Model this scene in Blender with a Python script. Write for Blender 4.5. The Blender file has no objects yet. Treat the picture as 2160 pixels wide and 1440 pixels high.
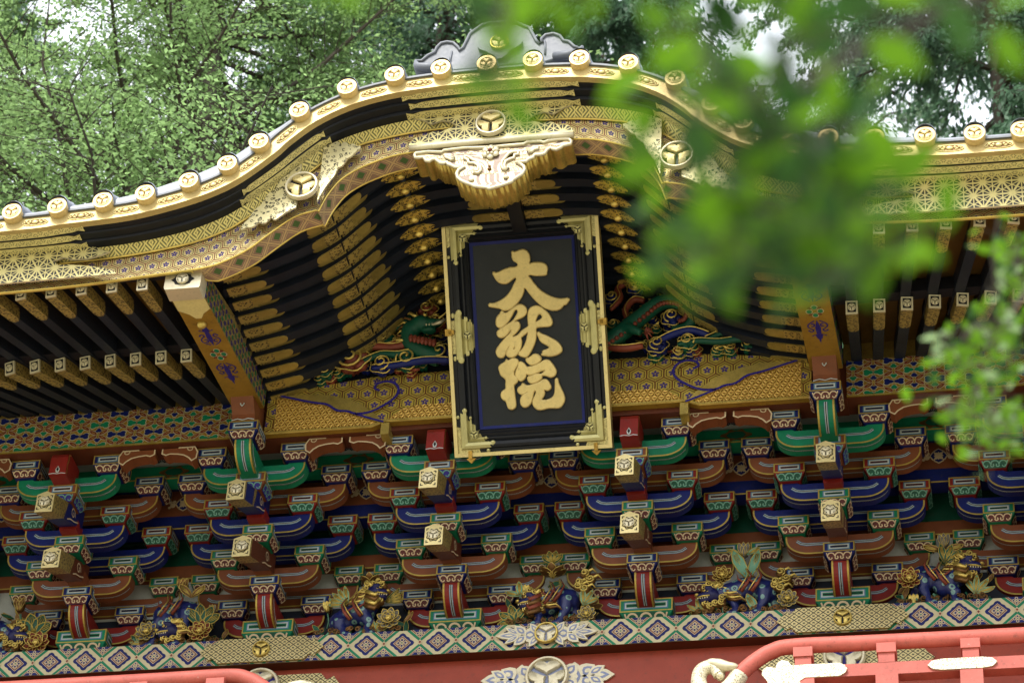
import bpy, bmesh, math, random
from mathutils import Vector, Matrix, noise
import numpy as np
random.seed(7); RNG = np.random.default_rng(11)
scene = bpy.context.scene
COL = scene.collection
PI = math.pi

# ------------------------------------------------------------------ camera
cam_d = bpy.data.cameras.new('camera'); cam = bpy.data.objects.new('camera', cam_d); COL.objects.link(cam)
scene.camera = cam
cam_d.sensor_width = 36.0; cam_d.lens = 105.25; cam_d.clip_start = 0.1; cam_d.clip_end = 900
CAM = Vector((3.63395, -17.97251, -11.92595))
cr = Vector((0.98212899, 0.18089591, 0.05195494)); cu = Vector((0.07040477, -0.60912403, 0.78994372)); cf = Vector((-0.17454459, 0.77216875, 0.61097431))
cam.matrix_world = Matrix(((cr.x, cu.x, -cf.x, CAM.x), (cr.y, cu.y, -cf.y, CAM.y), (cr.z, cu.z, -cf.z, CAM.z), (0, 0, 0, 1)))
cam_d.dof.use_dof = True; cam_d.dof.focus_distance = 20.6; cam_d.dof.aperture_fstop = 4.0
cam_d.dof.aperture_blades = 0

# ------------------------------------------------------------------ sky, sun, exposure
world = bpy.data.worlds.new('World'); scene.world = world; world.use_nodes = True
wn = world.node_tree; wn.nodes.clear()
w_out = wn.nodes.new('ShaderNodeOutputWorld'); w_bg = wn.nodes.new('ShaderNodeBackground')
w_sky = wn.nodes.new('ShaderNodeTexSky'); w_sky.sky_type = 'NISHITA'; w_sky.sun_disc = False
SUN_EL, SUN_AZ = math.radians(52), math.radians(200)      # azimuth clockwise from +Y
w_sky.sun_elevation = SUN_EL; w_sky.sun_rotation = SUN_AZ; w_sky.air_density = 1.0; w_sky.dust_density = 3.0
w_mix = wn.nodes.new('ShaderNodeMix'); w_mix.data_type = 'RGBA'
w_mix.inputs[0].default_value = 0.7
w_mix.inputs[7].default_value = (7.6, 7.8, 8.2, 1)        # even cloud cover
wn.links.new(w_sky.outputs[0], w_mix.inputs[6]); wn.links.new(w_mix.outputs[2], w_bg.inputs[0])
w_bg.inputs[1].default_value = 0.13
wn.links.new(w_bg.outputs[0], w_out.inputs[0])
sun_d = bpy.data.lights.new('sun', 'SUN'); sun = bpy.data.objects.new('sun', sun_d); COL.objects.link(sun)
sun_d.energy = 1.5; sun_d.angle = math.radians(14); sun_d.color = (1.0, 0.95, 0.86)
sd = Vector((math.sin(SUN_AZ) * math.cos(SUN_EL), math.cos(SUN_AZ) * math.cos(SUN_EL), math.sin(SUN_EL)))
sun.rotation_euler = sd.to_track_quat('Z', 'Y').to_euler(); sun.location = (0, -30, 40)
vs = scene.view_settings; vs.view_transform = 'Standard'; vs.look = 'None'; vs.gamma = 1.0; vs.use_curve_mapping = False
vs.exposure = 1.3
scene.cycles.max_bounces = 7; scene.cycles.diffuse_bounces = 4; scene.cycles.glossy_bounces = 3
scene.cycles.transmission_bounces = 5; scene.cycles.transparent_max_bounces = 6
scene.cycles.caustics_reflective = False; scene.cycles.caustics_refractive = False

# ------------------------------------------------------------------ node helpers
class X:
    """a float socket with arithmetic"""
    def __init__(s, nt, so): s.nt, s.so = nt, so
    def _b(s, op, o, rev=False):
        n = s.nt.nodes.new('ShaderNodeMath'); n.operation = op
        a, b = (o, s) if rev else (s, o)
        for i, q in enumerate((a, b)):
            if q is None: continue
            if isinstance(q, X): s.nt.links.new(q.so, n.inputs[i])
            else: n.inputs[i].default_value = q
        return X(s.nt, n.outputs[0])
    def __add__(s, o): return s._b('ADD', o)
    __radd__ = __add__
    def __sub__(s, o): return s._b('SUBTRACT', o)
    def __rsub__(s, o): return s._b('SUBTRACT', o, True)
    def __mul__(s, o): return s._b('MULTIPLY', o)
    __rmul__ = __mul__
    def __truediv__(s, o): return s._b('DIVIDE', o)
    def mod(s, o): return s._b('FLOORED_MODULO', o)
    def lt(s, o): return s._b('LESS_THAN', o)
    def gt(s, o): return s._b('GREATER_THAN', o)
    def mx(s, o): return s._b('MAXIMUM', o)
    def mn(s, o): return s._b('MINIMUM', o)
    def at2(s, o): return s._b('ARCTAN2', o)
    def abs(s): return s._b('ABSOLUTE', None)
    def floor(s): return s._b('FLOOR', None)
    def frac(s): return s._b('FRACT', None)
    def cos(s): return s._b('COSINE', None)
    def sqrt(s): return s._b('SQRT', None)
    def sel(s, a, b):                      # s ? a : b for floats
        return s * (a - b) + b if isinstance(a, X) else s * a + (1 - s) * b
def mixc(nt, fac, c0, c1):
    n = nt.nodes.new('ShaderNodeMix'); n.data_type = 'RGBA'
    nt.links.new(fac.so, n.inputs[0]) if isinstance(fac, X) else setattr(n.inputs[0], 'default_value', fac)
    for i, c in ((6, c0), (7, c1)):
        if isinstance(c, tuple): n.inputs[i].default_value = (*c, 1) if len(c) == 3 else c
        else: nt.links.new(c, n.inputs[i])
    return n.outputs[2]
def new_mat(name):
    m = bpy.data.materials.new(name); m.use_nodes = True
    nt = m.node_tree; b = nt.nodes['Principled BSDF']
    return m, nt, b
def tex_noise(nt, scale, detail=3, coord='Object', rough=0.55):
    tc = nt.nodes.new('ShaderNodeTexCoord'); n = nt.nodes.new('ShaderNodeTexNoise')
    n.inputs['Scale'].default_value = scale; n.inputs['Detail'].default_value = detail; n.inputs['Roughness'].default_value = rough
    nt.links.new(tc.outputs[coord], n.inputs['Vector'])
    return X(nt, n.outputs['Fac'])
def ramp(nt, x, a, b):
    n = nt.nodes.new('ShaderNodeMapRange'); n.inputs[1].default_value = a; n.inputs[2].default_value = b
    nt.links.new(x.so, n.inputs[0]); return X(nt, n.outputs[0])
def bump(nt, b, h, strength, dist=0.004):
    n = nt.nodes.new('ShaderNodeBump'); n.inputs['Strength'].default_value = strength; n.inputs['Distance'].default_value = dist
    nt.links.new(h.so, n.inputs['Height']); nt.links.new(n.outputs[0], b.inputs['Normal'])
def paint(name, c, rough=0.5, metal=0.0, var=0.35, scale=9, spec=0.28, bmp=0.15, wear=None, grime=0.0):
    c = tuple(q * .83 for q in c); m, nt, b = new_mat(name)
    n1 = tex_noise(nt, scale, 4); n2 = tex_noise(nt, scale * 11, 3)
    oi = nt.nodes.new('ShaderNodeObjectInfo'); orr = X(nt, oi.outputs['Random'])
    f = ramp(nt, n1 * 0.65 + n2 * 0.35 + (orr - .5) * .22, 0.28, 0.74)
    lo = tuple(x * (1 - var) for x in c); hi = tuple(min(1, x * (1 + var * .55)) for x in c)
    col = mixc(nt, f, lo, hi)
    if grime:
        g = ramp(nt, tex_noise(nt, scale * 3.1, 6, rough=.75), .54, .70); col = mixc(nt, g * grime, col, (0.05, 0.042, 0.03))
        ch = ramp(nt, tex_noise(nt, 70, 4, rough=.8), .70, .74); col = mixc(nt, ch * .45, col, (0.20, 0.13, 0.08))
    if wear:
        w = ramp(nt, tex_noise(nt, 38, 5, rough=.7), .66, .72); col = mixc(nt, w * 0.7, col, wear)
    nt.links.new(col, b.inputs['Base Color'])
    b.inputs['Metallic'].default_value = metal
    r = ramp(nt, n2, 0.2, 0.8) * 0.2 + (rough - .1); nt.links.new(r.so, b.inputs['Roughness'])
    b.inputs['Specular IOR Level'].default_value = spec
    if bmp: bump(nt, b, n2, bmp)
    return m
def uv(nt):
    t = nt.nodes.new('ShaderNodeUVMap'); s = nt.nodes.new('ShaderNodeSeparateXYZ'); nt.links.new(t.outputs[0], s.inputs[0])
    return X(nt, s.outputs[0]), X(nt, s.outputs[1])
def patt(name, fn, rough=0.38, metal=0.75, bm=0.5):
    """fn(nt, u, v) -> (colour, metal factor or None, height)"""
    m, nt, b = new_mat(name); u, v = uv(nt)
    col, mt, h = fn(nt, u, v)
    n2 = tex_noise(nt, 60, 3); n1 = tex_noise(nt, 5, 3)
    d = mixc(nt, ramp(nt, n1 * .6 + n2 * .4, .42, .75) * 0.32, col, (0.08, 0.055, 0.016))
    nt.links.new(d, b.inputs['Base Color'])
    if mt is None: b.inputs['Metallic'].default_value = metal
    else: nt.links.new((mt * metal).so, b.inputs['Metallic'])
    r = n2 * 0.2 + (rough - .1); nt.links.new(r.so, b.inputs['Roughness'])
    if h is not None: bump(nt, b, h + n2 * .05, bm, 0.006)
    return m

GOLD = (0.80, 0.60, 0.16); PALE = (0.84, 0.70, 0.33)
M = {}
M['black'] = paint('black_lacquer', (0.010, 0.012, 0.018), 0.42, var=.4, bmp=.05)
M['rib'] = paint('blue_black_lacquer', (0.012, 0.016, 0.028), 0.5, var=.4, bmp=.05)
M['gold'] = paint('gilt_metal', GOLD, 0.38, .7, var=.4, bmp=.2, grime=.28)
M['pale'] = paint('bright_gilt', PALE, 0.45, .7, var=.16, bmp=.12, grime=.28)
M['tile_gold_shade'] = paint('cream_gilt_relief_shade', (0.72, 0.52, 0.25), 0.5, .35, var=.14, bmp=.1)  # darker copy of the tile gilt: relief shade painted into the crest ground
M['strip_gold'] = paint('worn_gilt_strip', (0.66, 0.51, 0.22), 0.45, .4, var=.2, bmp=.1, grime=.28)
M['board'] = paint('dark_amber_board', (0.20, 0.11, 0.025), 0.45, .4, var=.35, scale=6)
M['tile_gold'] = paint('cream_gilt_tile', (0.84, 0.64, 0.30), 0.42, .5, var=.14, bmp=.1, grime=.28)
M['white_gold'] = paint('pale_gilt', (0.80, 0.72, 0.50), 0.45, .45, var=.14, bmp=.1, grime=.28)
M['cream'] = paint('cream_gilt_lettering', (0.84, 0.66, 0.28), 0.42, .45, var=.22, scale=7, bmp=.15, grime=.3)
M['line'] = paint('gold_line', (0.55, 0.40, 0.09), 0.45, .45, var=.25, bmp=0, grime=.28)
M['white'] = paint('white_line', (0.55, 0.60, 0.60), 0.6, var=.2, bmp=0)
M['sky_line'] = paint('pale_blue_line', (0.10, 0.22, 0.36), 0.6, var=.2, bmp=0)
M['paleblue'] = paint('pale_violet_blue', (0.32, 0.36, 0.55), 0.6, var=.2, bmp=0)
M['ink'] = paint('ink_black', (0.008, 0.008, 0.01), 0.6, bmp=0)
M['pink'] = paint('cream_scroll', (0.66, 0.52, 0.33), 0.6, var=.2, bmp=0)
M['plum'] = paint('plum_ground', (0.11, 0.025, 0.025), 0.6, bmp=0)
M['jade'] = paint('jade_scroll', (0.16, 0.36, 0.28), 0.6, bmp=0)
M['green'] = paint('malachite_green', (0.006, 0.22, 0.11), 0.5, var=.28, grime=.4)
M['blue'] = paint('ultramarine', (0.006, 0.014, 0.145), 0.5, var=.3, grime=.4)
M['brown'] = paint('red_brown_lacquer', (0.22, 0.068, 0.026), 0.5, var=.25, grime=.4)
M['red'] = paint('vermilion', (0.25, 0.018, 0.013), 0.45, var=.22, grime=.4)
M['dkgreen'] = paint('deep_green', (0.004, 0.085, 0.05), 0.5, var=.3, grime=.4)
M['plaster'] = paint('grey_plaster', (0.42, 0.44, 0.42), 0.85, var=.2)
M['railred'] = paint('weathered_red_lacquer', (0.62, 0.15, 0.115), 0.55, var=.22, wear=(.62, .45, .4), grime=.4)
M['wallred'] = paint('red_lacquer_wall', (0.36, 0.060, 0.032), 0.45, var=.2, grime=.4)
M['darkred'] = paint('dark_red_lacquer', (0.12, 0.03, 0.013), 0.5, var=.25, grime=.4)
M['amber'] = paint('amber_gold_paint', (0.46, 0.27, 0.04), 0.5, .35, var=.3, scale=6, grime=.4)
M['lionblue'] = paint('dark_ultramarine', (0.012, 0.012, 0.09), 0.4, var=.4, scale=30)
M['violet'] = paint('violet_blue', (0.03, 0.02, 0.24), 0.5, var=.2, bmp=0)
M['copper'] = paint('grey_blue_sheet_copper', (0.32, 0.345, 0.40), 0.5, .25, var=.28, scale=5, wear=(.12, .16, .13))
M['slate'] = paint('grey_ridge_copper', (0.21, 0.225, 0.25), 0.5, .2, var=.3, scale=4)
M['stone'] = paint('grey_stone_paving', (0.40, 0.37, 0.25), 0.8, var=.3, scale=2)
M['palegreen'] = paint('celadon_paint', (0.16, 0.36, 0.24), 0.5, .1, var=.3)
M['leafgreen'] = paint('carved_leaf_green', (0.015, 0.10, 0.05), 0.45, .1, var=.4)
M['umber'] = paint('gilt_umber', (0.22, 0.11, 0.035), 0.4, .5, var=.5, scale=20)
M['greyflower'] = paint('silver_grey_paint', (0.23, 0.21, 0.18), 0.5, .2, var=.4, scale=20)
M['creamp'] = paint('cream_gold_paint', (0.68, 0.59, 0.36), .5, .25, var=.15, bmp=.05)
M['field'] = paint('dark_slate_field', (0.013, 0.018, 0.024), .42, var=.35, scale=5, bmp=.1, grime=.12)
M['gold2'] = paint('olive_gilt_plate', (0.60, 0.55, 0.25), .42, .6, var=.2, scale=14)
M['sleeve'] = paint('dull_gilt_sleeve', (0.46, 0.35, 0.10), .4, .55, var=.4, scale=12)
M['umbergold'] = paint('chased_gold_clasp', (0.62, 0.38, 0.08), .4, .7, var=.5, scale=40, bmp=.6)
M['rose'] = paint('carved_rose_red', (0.26, 0.06, 0.035), 0.45, .15, var=.4, scale=14)

def f_hex(w, ground=(0.84, 0.68, 0.31), flower=(0.05, 0.03, 0.20), groove=(0.22, 0.075, 0.03)):
    def fn(nt, u, v):
        x, y = u / w, v / w
        ax, ay = x.mod(1.0) - .5, y.mod(1.7320508) - .8660254
        bx, by = (x - .5).mod(1.0) - .5, (y - .8660254).mod(1.7320508) - .8660254
        t = (ax * ax + ay * ay).lt(bx * bx + by * by)
        gx, gy = t.sel(ax, bx), t.sel(ay, by)
        axx, ayy = gx.abs(), gy.abs()
        d = axx.mx(axx * .5 + ayy * .8660254)
        r = (gx * gx + gy * gy).sqrt(); th = gx.at2(gy)
        pet = r.lt(((th * 2.5).cos().abs() * .6 + .4) * 0.24) * r.gt(0.045)
        g1 = d.gt(.46); g2 = d.gt(.335) * d.lt(.385)
        col = mixc(nt, pet, ground, flower)
        col = mixc(nt, g2, col, (0.12, 0.08, 0.02))
        col = mixc(nt, g1, col, groove)
        mt = 1 - g1.mx(pet) * .8
        return col, mt, 1 - g1.mx(g2).mx(pet * .6)
    return fn
def f_tri(w, th=0.16, gold=PALE, hole=(0.012, 0.012, 0.012), star=True, k2=.45):
    def fn(nt, u, v):
        g = None
        for k in range(3):
            a = math.radians(60 * k); h = w * .8660254
            q = ((u * math.cos(a + PI / 2) + v * math.sin(a + PI / 2)) / h).frac()
            l = (q - .5).abs().gt(.5 - th * .5); g = l if g is None else g.mx(l)
            if star:
                q = ((u * math.cos(a) + v * math.sin(a)) / (w * .5)).frac()
                l = (q - .5).abs().gt(.5 - th * k2); g = g.mx(l)
        return mixc(nt, g, hole, gold), g, g
    return fn
def f_weave(c=0.052, p=0.026, gold=(0.66, 0.55, 0.19), dark=(0.14, 0.13, 0.035)):
    def fn(nt, u, v):
        par = ((u / c).floor() + (v / c).floor()).mod(2.0)
        s = par.sel(u + v, u - v)
        g = (s / p).frac().lt(.5)
        e = ((u / c).frac() - .5).abs().gt(.44)
        g = g.mx(e * .8)
        return mixc(nt, g, dark, gold), g * .8 + .1, g
    return fn
def f_lattice(p=0.16):
    def fn(nt, u, v):
        a, b = (u + v * .75) / p, (u - v * .75) / p
        fa, fb = (a.frac() - .5).abs(), (b.frac() - .5).abs()
        ln = fa.mx(fb); g = ln.gt(.44); g2 = ln.gt(.33) * ln.lt(.38)
        par = (a.floor() + b.floor()).mod(2.0); dia = ln.lt(.21) * par
        col = mixc(nt, dia, (0.36, 0.23, 0.17), (0.08, 0.17, 0.06))
        col = mixc(nt, g.mx(g2), col, (0.74, 0.56, 0.30))
        return col, g.mx(g2) * .6 + .2, g.mx(g2)
    return fn
def f_star(w=0.05, base=(0.42, 0.20, 0.035), ray=(0.86, 0.58, 0.14)):
    def fn(nt, u, v):
        x, y = u / w, v / w
        ax, ay = x.mod(1.0) - .5, y.mod(1.7320508) - .8660254
        bx, by = (x - .5).mod(1.0) - .5, (y - .8660254).mod(1.7320508) - .8660254
        t = (ax * ax + ay * ay).lt(bx * bx + by * by)
        gx, gy = t.sel(ax, bx), t.sel(ay, by)
        k = ((gx.at2(gy)) * 6.0).cos()
        return mixc(nt, ramp(nt, k, -.5, .7), base, ray), None, ramp(nt, k, -1, 1)
    return fn
def f_lozenge(p=0.068, gold=(0.66, 0.55, 0.26), dark=(0.035, 0.03, 0.012)):
    def fn(nt, u, v):
        a, b = (u + v * 1.25) / p, (u - v * 1.25) / p
        fa, fb = a.frac() - .5, b.frac() - .5
        e = fa.abs().mx(fb.abs()); ln = e.gt(.42)
        crs = e.lt(.24) * (fa.abs().mn(fb.abs())).lt(.07)
        k = ln.mx(crs)
        return mixc(nt, k, gold, dark), 1 - k * .7, 1 - k
    return fn
def f_engrave(scale=46, gold=(0.55, 0.40, 0.13), dark=(0.05, 0.03, 0.01), cover=.55):
    def fn(nt, u, v):
        tc = nt.nodes.new('ShaderNodeTexCoord'); vo = nt.nodes.new('ShaderNodeTexVoronoi'); vo.inputs['Scale'].default_value = scale
        nt.links.new(tc.outputs['Object'], vo.inputs['Vector'])
        d = X(nt, vo.outputs['Distance'])
        ring = (d - .33).abs().lt(.10); dot = d.lt(.1)
        n = tex_noise(nt, scale * .8, 2); k = ring.mx(dot) * n.gt(.5 - cover * .25)
        return mixc(nt, k, gold, dark), 1 - k * .8, 1 - k
    return fn
def f_wave(s=0.10, hi=(0.70, 0.57, 0.33), lo=(0.14, 0.09, 0.06)):
    """overlapping sea-wave scales of concentric arcs"""
    def fn(nt, u, v):
        y = v / (s * .25); J = y.floor(); out = None
        for k in (0, -1):                     # the lower row lies in front
            row = J + k; dy = (y - row) * .25
            dx = (u / s + row.mod(2.0) * .5).frac() - .5
            r = (dx * dx + dy * dy).sqrt(); q = (r * 9.0).frac().lt(.42)
            out = q if out is None else r.lt(.5).sel(q, out)
        return mixc(nt, out, hi, lo), 1 - out * .6, 1 - out
    return fn
M['hex'] = patt('gilt_hexagon_blossom', f_hex(0.098))
M['hexbeam'] = patt('gilt_hexagon_blossom_beam', f_hex(0.125, (0.66, 0.50, 0.10), (0.05, 0.03, 0.2), (0.14, 0.045, 0.01)), metal=.6)
M['weave'] = patt('gilt_weave', f_weave())
M['lattice'] = patt('purple_gold_lattice', f_lattice(), metal=.4)
M['asanoha'] = patt('pierced_hemp_leaf_gilt', f_tri(0.125, .13, (0.66, 0.58, 0.25)), metal=.35)
M['asafine'] = patt('fine_pierced_hemp_leaf', f_tri(0.075, .22, (0.78, 0.68, 0.30)), metal=.15)
M['star'] = patt('gilt_star_relief', f_star(), metal=.6)
M['lozenge'] = patt('gilt_lozenge_grid', f_lozenge(), metal=.6)
M['engrave'] = patt('engraved_gilt', f_engrave(46, (0.44, 0.33, 0.10)), metal=.45)
M['lensgold'] = patt('pierced_gold_lens', f_engrave(40, (0.66, 0.48, 0.10), (0.03, 0.02, 0.01), .7), metal=.5)
M['engravew'] = patt('engraved_white_gilt', f_engrave(85, (0.82, 0.75, 0.54), (0.30, 0.24, 0.16), .2), metal=.2)
M['wave'] = patt('gilt_wave_scales', f_wave(0.105), metal=.45)
M['fit'] = patt('pale_chased_fitting', f_engrave(38, (0.74, 0.66, 0.36), (0.06, 0.055, 0.03), .35), metal=.35)
M['speck'] = patt('stippled_gilt', f_engrave(95, (0.62, 0.54, 0.24), (0.40, 0.34, 0.14), .9), metal=.6)
def mat_spots():
    m, nt, b = new_mat('blue_with_ring_spots')
    tc = nt.nodes.new('ShaderNodeTexCoord'); vo = nt.nodes.new('ShaderNodeTexVoronoi'); vo.inputs['Scale'].default_value = 17; vo.inputs['Randomness'].default_value = .45
    nt.links.new(tc.outputs['Object'], vo.inputs['Vector']); d = X(nt, vo.outputs['Distance'])
    ring = d.lt(.36) * d.gt(.17); n = tex_noise(nt, 25, 3)
    col = mixc(nt, ring, (0.008, 0.014, 0.10), (0.15, 0.28, 0.26)); col = mixc(nt, d.lt(.07), col, (0.2, .33, .25))
    col = mixc(nt, ramp(nt, n, .55, .75) * .5, col, (0.01, .01, .04))
    nt.links.new(col, b.inputs['Base Color']); b.inputs['Roughness'].default_value = .4; bump(nt, b, ring, .4)
    return m
M['spots'] = mat_spots()
def leaf_mat(name, c, tr=.35, var=.5, scale=1.1, c2=None):
    m, nt, b = new_mat(name)
    n1 = tex_noise(nt, scale, 3); gi = nt.nodes.new('ShaderNodeNewGeometry')
    oi = nt.nodes.new('ShaderNodeObjectInfo')
    f = ramp(nt, n1 * .6 + X(nt, gi.outputs['Random Per Island']) * .4 + X(nt, oi.outputs['Random']) * .12, .25, .8)
    col = mixc(nt, f, tuple(x * (1 - var) for x in c), c2 or tuple(x * (1 + var) for x in c))
    nt.links.new(col, b.inputs['Base Color']); b.inputs['Roughness'].default_value = .5; b.inputs['Specular IOR Level'].default_value = .35
    t = nt.nodes.new('ShaderNodeBsdfTranslucent'); ms = nt.nodes.new('ShaderNodeMixShader'); ms.inputs[0].default_value = tr
    hs = nt.nodes.new('ShaderNodeHueSaturation'); hs.inputs['Value'].default_value = 1.7; hs.inputs['Hue'].default_value = .485; nt.links.new(col, hs.inputs['Color'])
    nt.links.new(hs.outputs[0], t.inputs[0]); nt.links.new(b.outputs[0], ms.inputs[1]); nt.links.new(t.outputs[0], ms.inputs[2])
    nt.links.new(ms.outputs[0], nt.nodes['Material Output'].inputs[0])
    return m
M['leaf_a'] = leaf_mat('fresh_green_leaf', (0.145, 0.245, 0.09), .5)
M['leaf_b'] = leaf_mat('dark_cedar_needles', (0.08, 0.15, 0.09), .4)
M['leaf_c'] = leaf_mat('grey_green_needles', (0.10, 0.175, 0.09), .4)
M['leaf_near'] = leaf_mat('near_bright_leaf', (0.058, 0.155, 0.006), .5, .5, 30)
M['leaf_nearb'] = leaf_mat('near_dark_leaf', (0.018, 0.062, 0.012), .35, .5, 30)
M['leaf_pale'] = leaf_mat('pale_glossy_leaf', (0.22, 0.34, 0.16), .3, .4, 30)  # paler leaf colour that paints glints into the right-hand sprig
M['leaf_red'] = leaf_mat('reddish_old_leaf', (0.30, 0.07, 0.02), .4, .3, 30)
M['bark'] = paint('brown_bark', (0.095, 0.080, 0.062), .9, var=.5, scale=6, bmp=.8)

# ------------------------------------------------------------------ mesh helpers
class MB:
    def __init__(s): s.v, s.f, s.m, s.uv = [], [], [], {}
    def add(s, vs, fs, m=0, uvs=None):
        o = len(s.v); s.v += [tuple(p) for p in vs]
        for i, f in enumerate(fs):
            if uvs: s.uv[len(s.f)] = [uvs[k] for k in f]
            s.f.append([k + o for k in f]); s.m.append(m if isinstance(m, int) else m[i])
    def quad(s, a, b, c, d, m=0, uvs=None): s.add([a, b, c, d], [(0, 1, 2, 3)], m, uvs)
    def box(s, x0, x1, y0, y1, z0, z1, m=0, T=None, top=1.0):
        c = [(x0, y0, z0), (x1, y0, z0), (x1, y1, z0), (x0, y1, z0), (x0, y0, z1), (x1, y0, z1), (x1, y1, z1), (x0, y1, z1)]
        if T: c = [T @ Vector(p) for p in c]
        s.add(c, [(0, 3, 2, 1), (4, 5, 6, 7), (0, 1, 5, 4), (1, 2, 6, 5), (2, 3, 7, 6), (3, 0, 4, 7)], m)
    def prism(s, poly, y0, y1, m=0, axis='y', T=None, capm=None, closed=True):
        """extrude a 2D polygon (x,z) along y, or (y,z) along x"""
        n = len(poly)
        f = (lambda p, t: (p[0], t, p[1])) if axis == 'y' else ((lambda p, t: (t, p[0], p[1])) if axis == 'x' else (lambda p, t: (p[0], p[1], t)))
        vs = [f(p, y0) for p in poly] + [f(p, y1) for p in poly]
        if T: vs = [T @ Vector(p) for p in vs]
        cm = m if capm is None else capm
        s.add(vs, [tuple(range(n)), tuple(range(2 * n - 1, n - 1, -1))] + [(i, i + n, (i + 1) % n + n, (i + 1) % n) for i in range(n)], [cm, cm] + [m] * n)
    def tube(s, pts, r, m=0, seg=8, caps=True, up=None):
        pts = [Vector(p) for p in pts]; n = len(pts)
        rr = r if isinstance(r, (list, tuple)) else [r] * n
        prev = None; vs = []
        for i, p in enumerate(pts):
            t = (pts[min(i + 1, n - 1)] - pts[max(i - 1, 0)]).normalized()
            a = prev if prev else (Vector((0, 0, 1)) if abs(t.z) < .9 else Vector((1, 0, 0)))
            a = (a - t * a.dot(t)); a = a.normalized() if a.length > 1e-6 else t.orthogonal().normalized()
            prev = a; b = t.cross(a)
            for k in range(seg):
                q = 2 * PI * k / seg; vs.append(p + (a * math.cos(q) + b * math.sin(q)) * rr[i])
        fs = [(i * seg + k, i * seg + (k + 1) % seg, (i + 1) * seg + (k + 1) % seg, (i + 1) * seg + k) for i in range(n - 1) for k in range(seg)]
        if caps: fs += [tuple(range(seg - 1, -1, -1)), tuple((n - 1) * seg + k for k in range(seg))]
        s.add(vs, fs, m)
    def ball(s, c, r, m=0, seg=8, rings=6, T=None):
        r = r if isinstance(r, (tuple, list)) else (r, r, r)
        vs = []
        for i in range(rings + 1):
            a = PI * i / rings
            for k in range(seg):
                b = 2 * PI * k / seg; p = Vector((r[0] * math.sin(a) * math.cos(b), r[1] * math.sin(a) * math.sin(b), r[2] * math.cos(a)))
                vs.append((T @ p if T else p) + Vector(c))
        s.add(vs, [(i * seg + k, (i + 1) * seg + k, (i + 1) * seg + (k + 1) % seg, i * seg + (k + 1) % seg) for i in range(rings) for k in range(seg)], m)
    def flat(s, poly, fr, off=0.0, m=0):
        """a flat polygon (u,v) laid on frame fr=(origin, eu, ev, normal) standing off the surface"""
        o, eu, ev, n = fr
        s.add([o + eu * p[0] + ev * p[1] + n * off for p in poly], [tuple(range(len(poly)))], m)
    def ribbon(s, pts, w, fr, off=0.0, m=0, closed=False):
        o, eu, ev, n = fr
        P = [Vector((p[0], p[1])) for p in pts]; N = len(P); vs = []
        for i in range(N):
            a = P[(i - 1) % N] if (closed or i > 0) else P[i]; b = P[(i + 1) % N] if (closed or i < N - 1) else P[i]
            d = (b - a); d = d.normalized() if d.length > 1e-9 else Vector((1, 0)); q = Vector((-d.y, d.x))
            k = 1.0
            if 0 < i < N - 1 or closed:
                e = (P[i] - a).normalized(); c = max(.5, e.dot(d)); k = 1 / c
            for sg in (1, -1):
                z = P[i] + q * sg * w * .5 * k; vs.append(o + eu * z.x + ev * z.y + n * off)
        s.add(vs, [(2 * i + 1, (2 * i + 3) % (2 * N), (2 * i + 2) % (2 * N), 2 * i) for i in range(N if closed else N - 1)], m)
    def frame_rect(s, x0, x1, z0, z1, w, fr, off=0., m=0):
        for a in ((x0, x1, z0, z0 + w), (x0, x1, z1 - w, z1), (x0, x0 + w, z0 + w, z1 - w), (x1 - w, x1, z0 + w, z1 - w)):
            s.flat([(a[0], a[2]), (a[1], a[2]), (a[1], a[3]), (a[0], a[3])], fr, off, m)
    def mesh(s, name, mats, smooth=False):
        me = bpy.data.meshes.new(name); me.from_pydata(s.v, [], s.f)
        for k in mats: me.materials.append(M[k] if isinstance(k, str) else k)
        me.polygons.foreach_set('material_index', s.m)
        if s.uv:
            L = me.uv_layers.new(name='UVMap')
            for i, u in s.uv.items():
                p = me.polygons[i]
                for k, li in enumerate(p.loop_indices): L.data[li].uv = u[k]
        if smooth: me.shade_smooth()
        me.update(); return me
def shade_auto(me, ang=40):
    me.shade_smooth()
    try: me.set_sharp_from_angle(angle=math.radians(ang))
    except Exception: pass
    return me
BASE = {}
def empty(name, loc=(0, 0, 0), parent=None, rot=(0, 0, 0), local=False):
    o = bpy.data.objects.new(name, None); COL.objects.link(o); o.empty_display_size = .2
    place(o, parent, loc); o.rotation_euler = rot
    BASE[o.name] = Vector((0, 0, 0)) if local else Vector(loc)
    return o
def place(o, parent, loc):
    if parent is not None: o.parent = parent; o.location = Vector(loc) - BASE.get(parent.name, Vector((0, 0, 0)))
    else: o.location = loc
def put(name, me, parent=None, loc=(0, 0, 0), rot=(0, 0, 0), sc=(1, 1, 1), label=None):
    """link an object that uses mesh me; loc is in world axes (parents are only shifted, or local=True)"""
    o = bpy.data.objects.new(name, me); COL.objects.link(o); place(o, parent, loc); o.rotation_euler = rot; o.scale = sc
    BASE[o.name] = Vector(loc)
    if label: o['label'] = label
    return o
def tag(o, label, cat, group=None):
    o['label'] = label; o['category'] = cat
    if group: o['group'] = group
    return o
def kind(o, k): o['kind'] = k; return o
FX = Vector((1, 0, 0)); FZ = Vector((0, 0, 1)); FNY = Vector((0, -1, 0))
def fr_front(x=0, y=0, z=0): return (Vector((x, y, z)), FX, FZ, FNY)
def fr_right(x=0, y=0, z=0): return (Vector((x, y, z)), Vector((0, 1, 0)), FZ, Vector((1, 0, 0)))
def fr_left(x=0, y=0, z=0): return (Vector((x, y, z)), Vector((0, -1, 0)), FZ, Vector((-1, 0, 0)))
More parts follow.
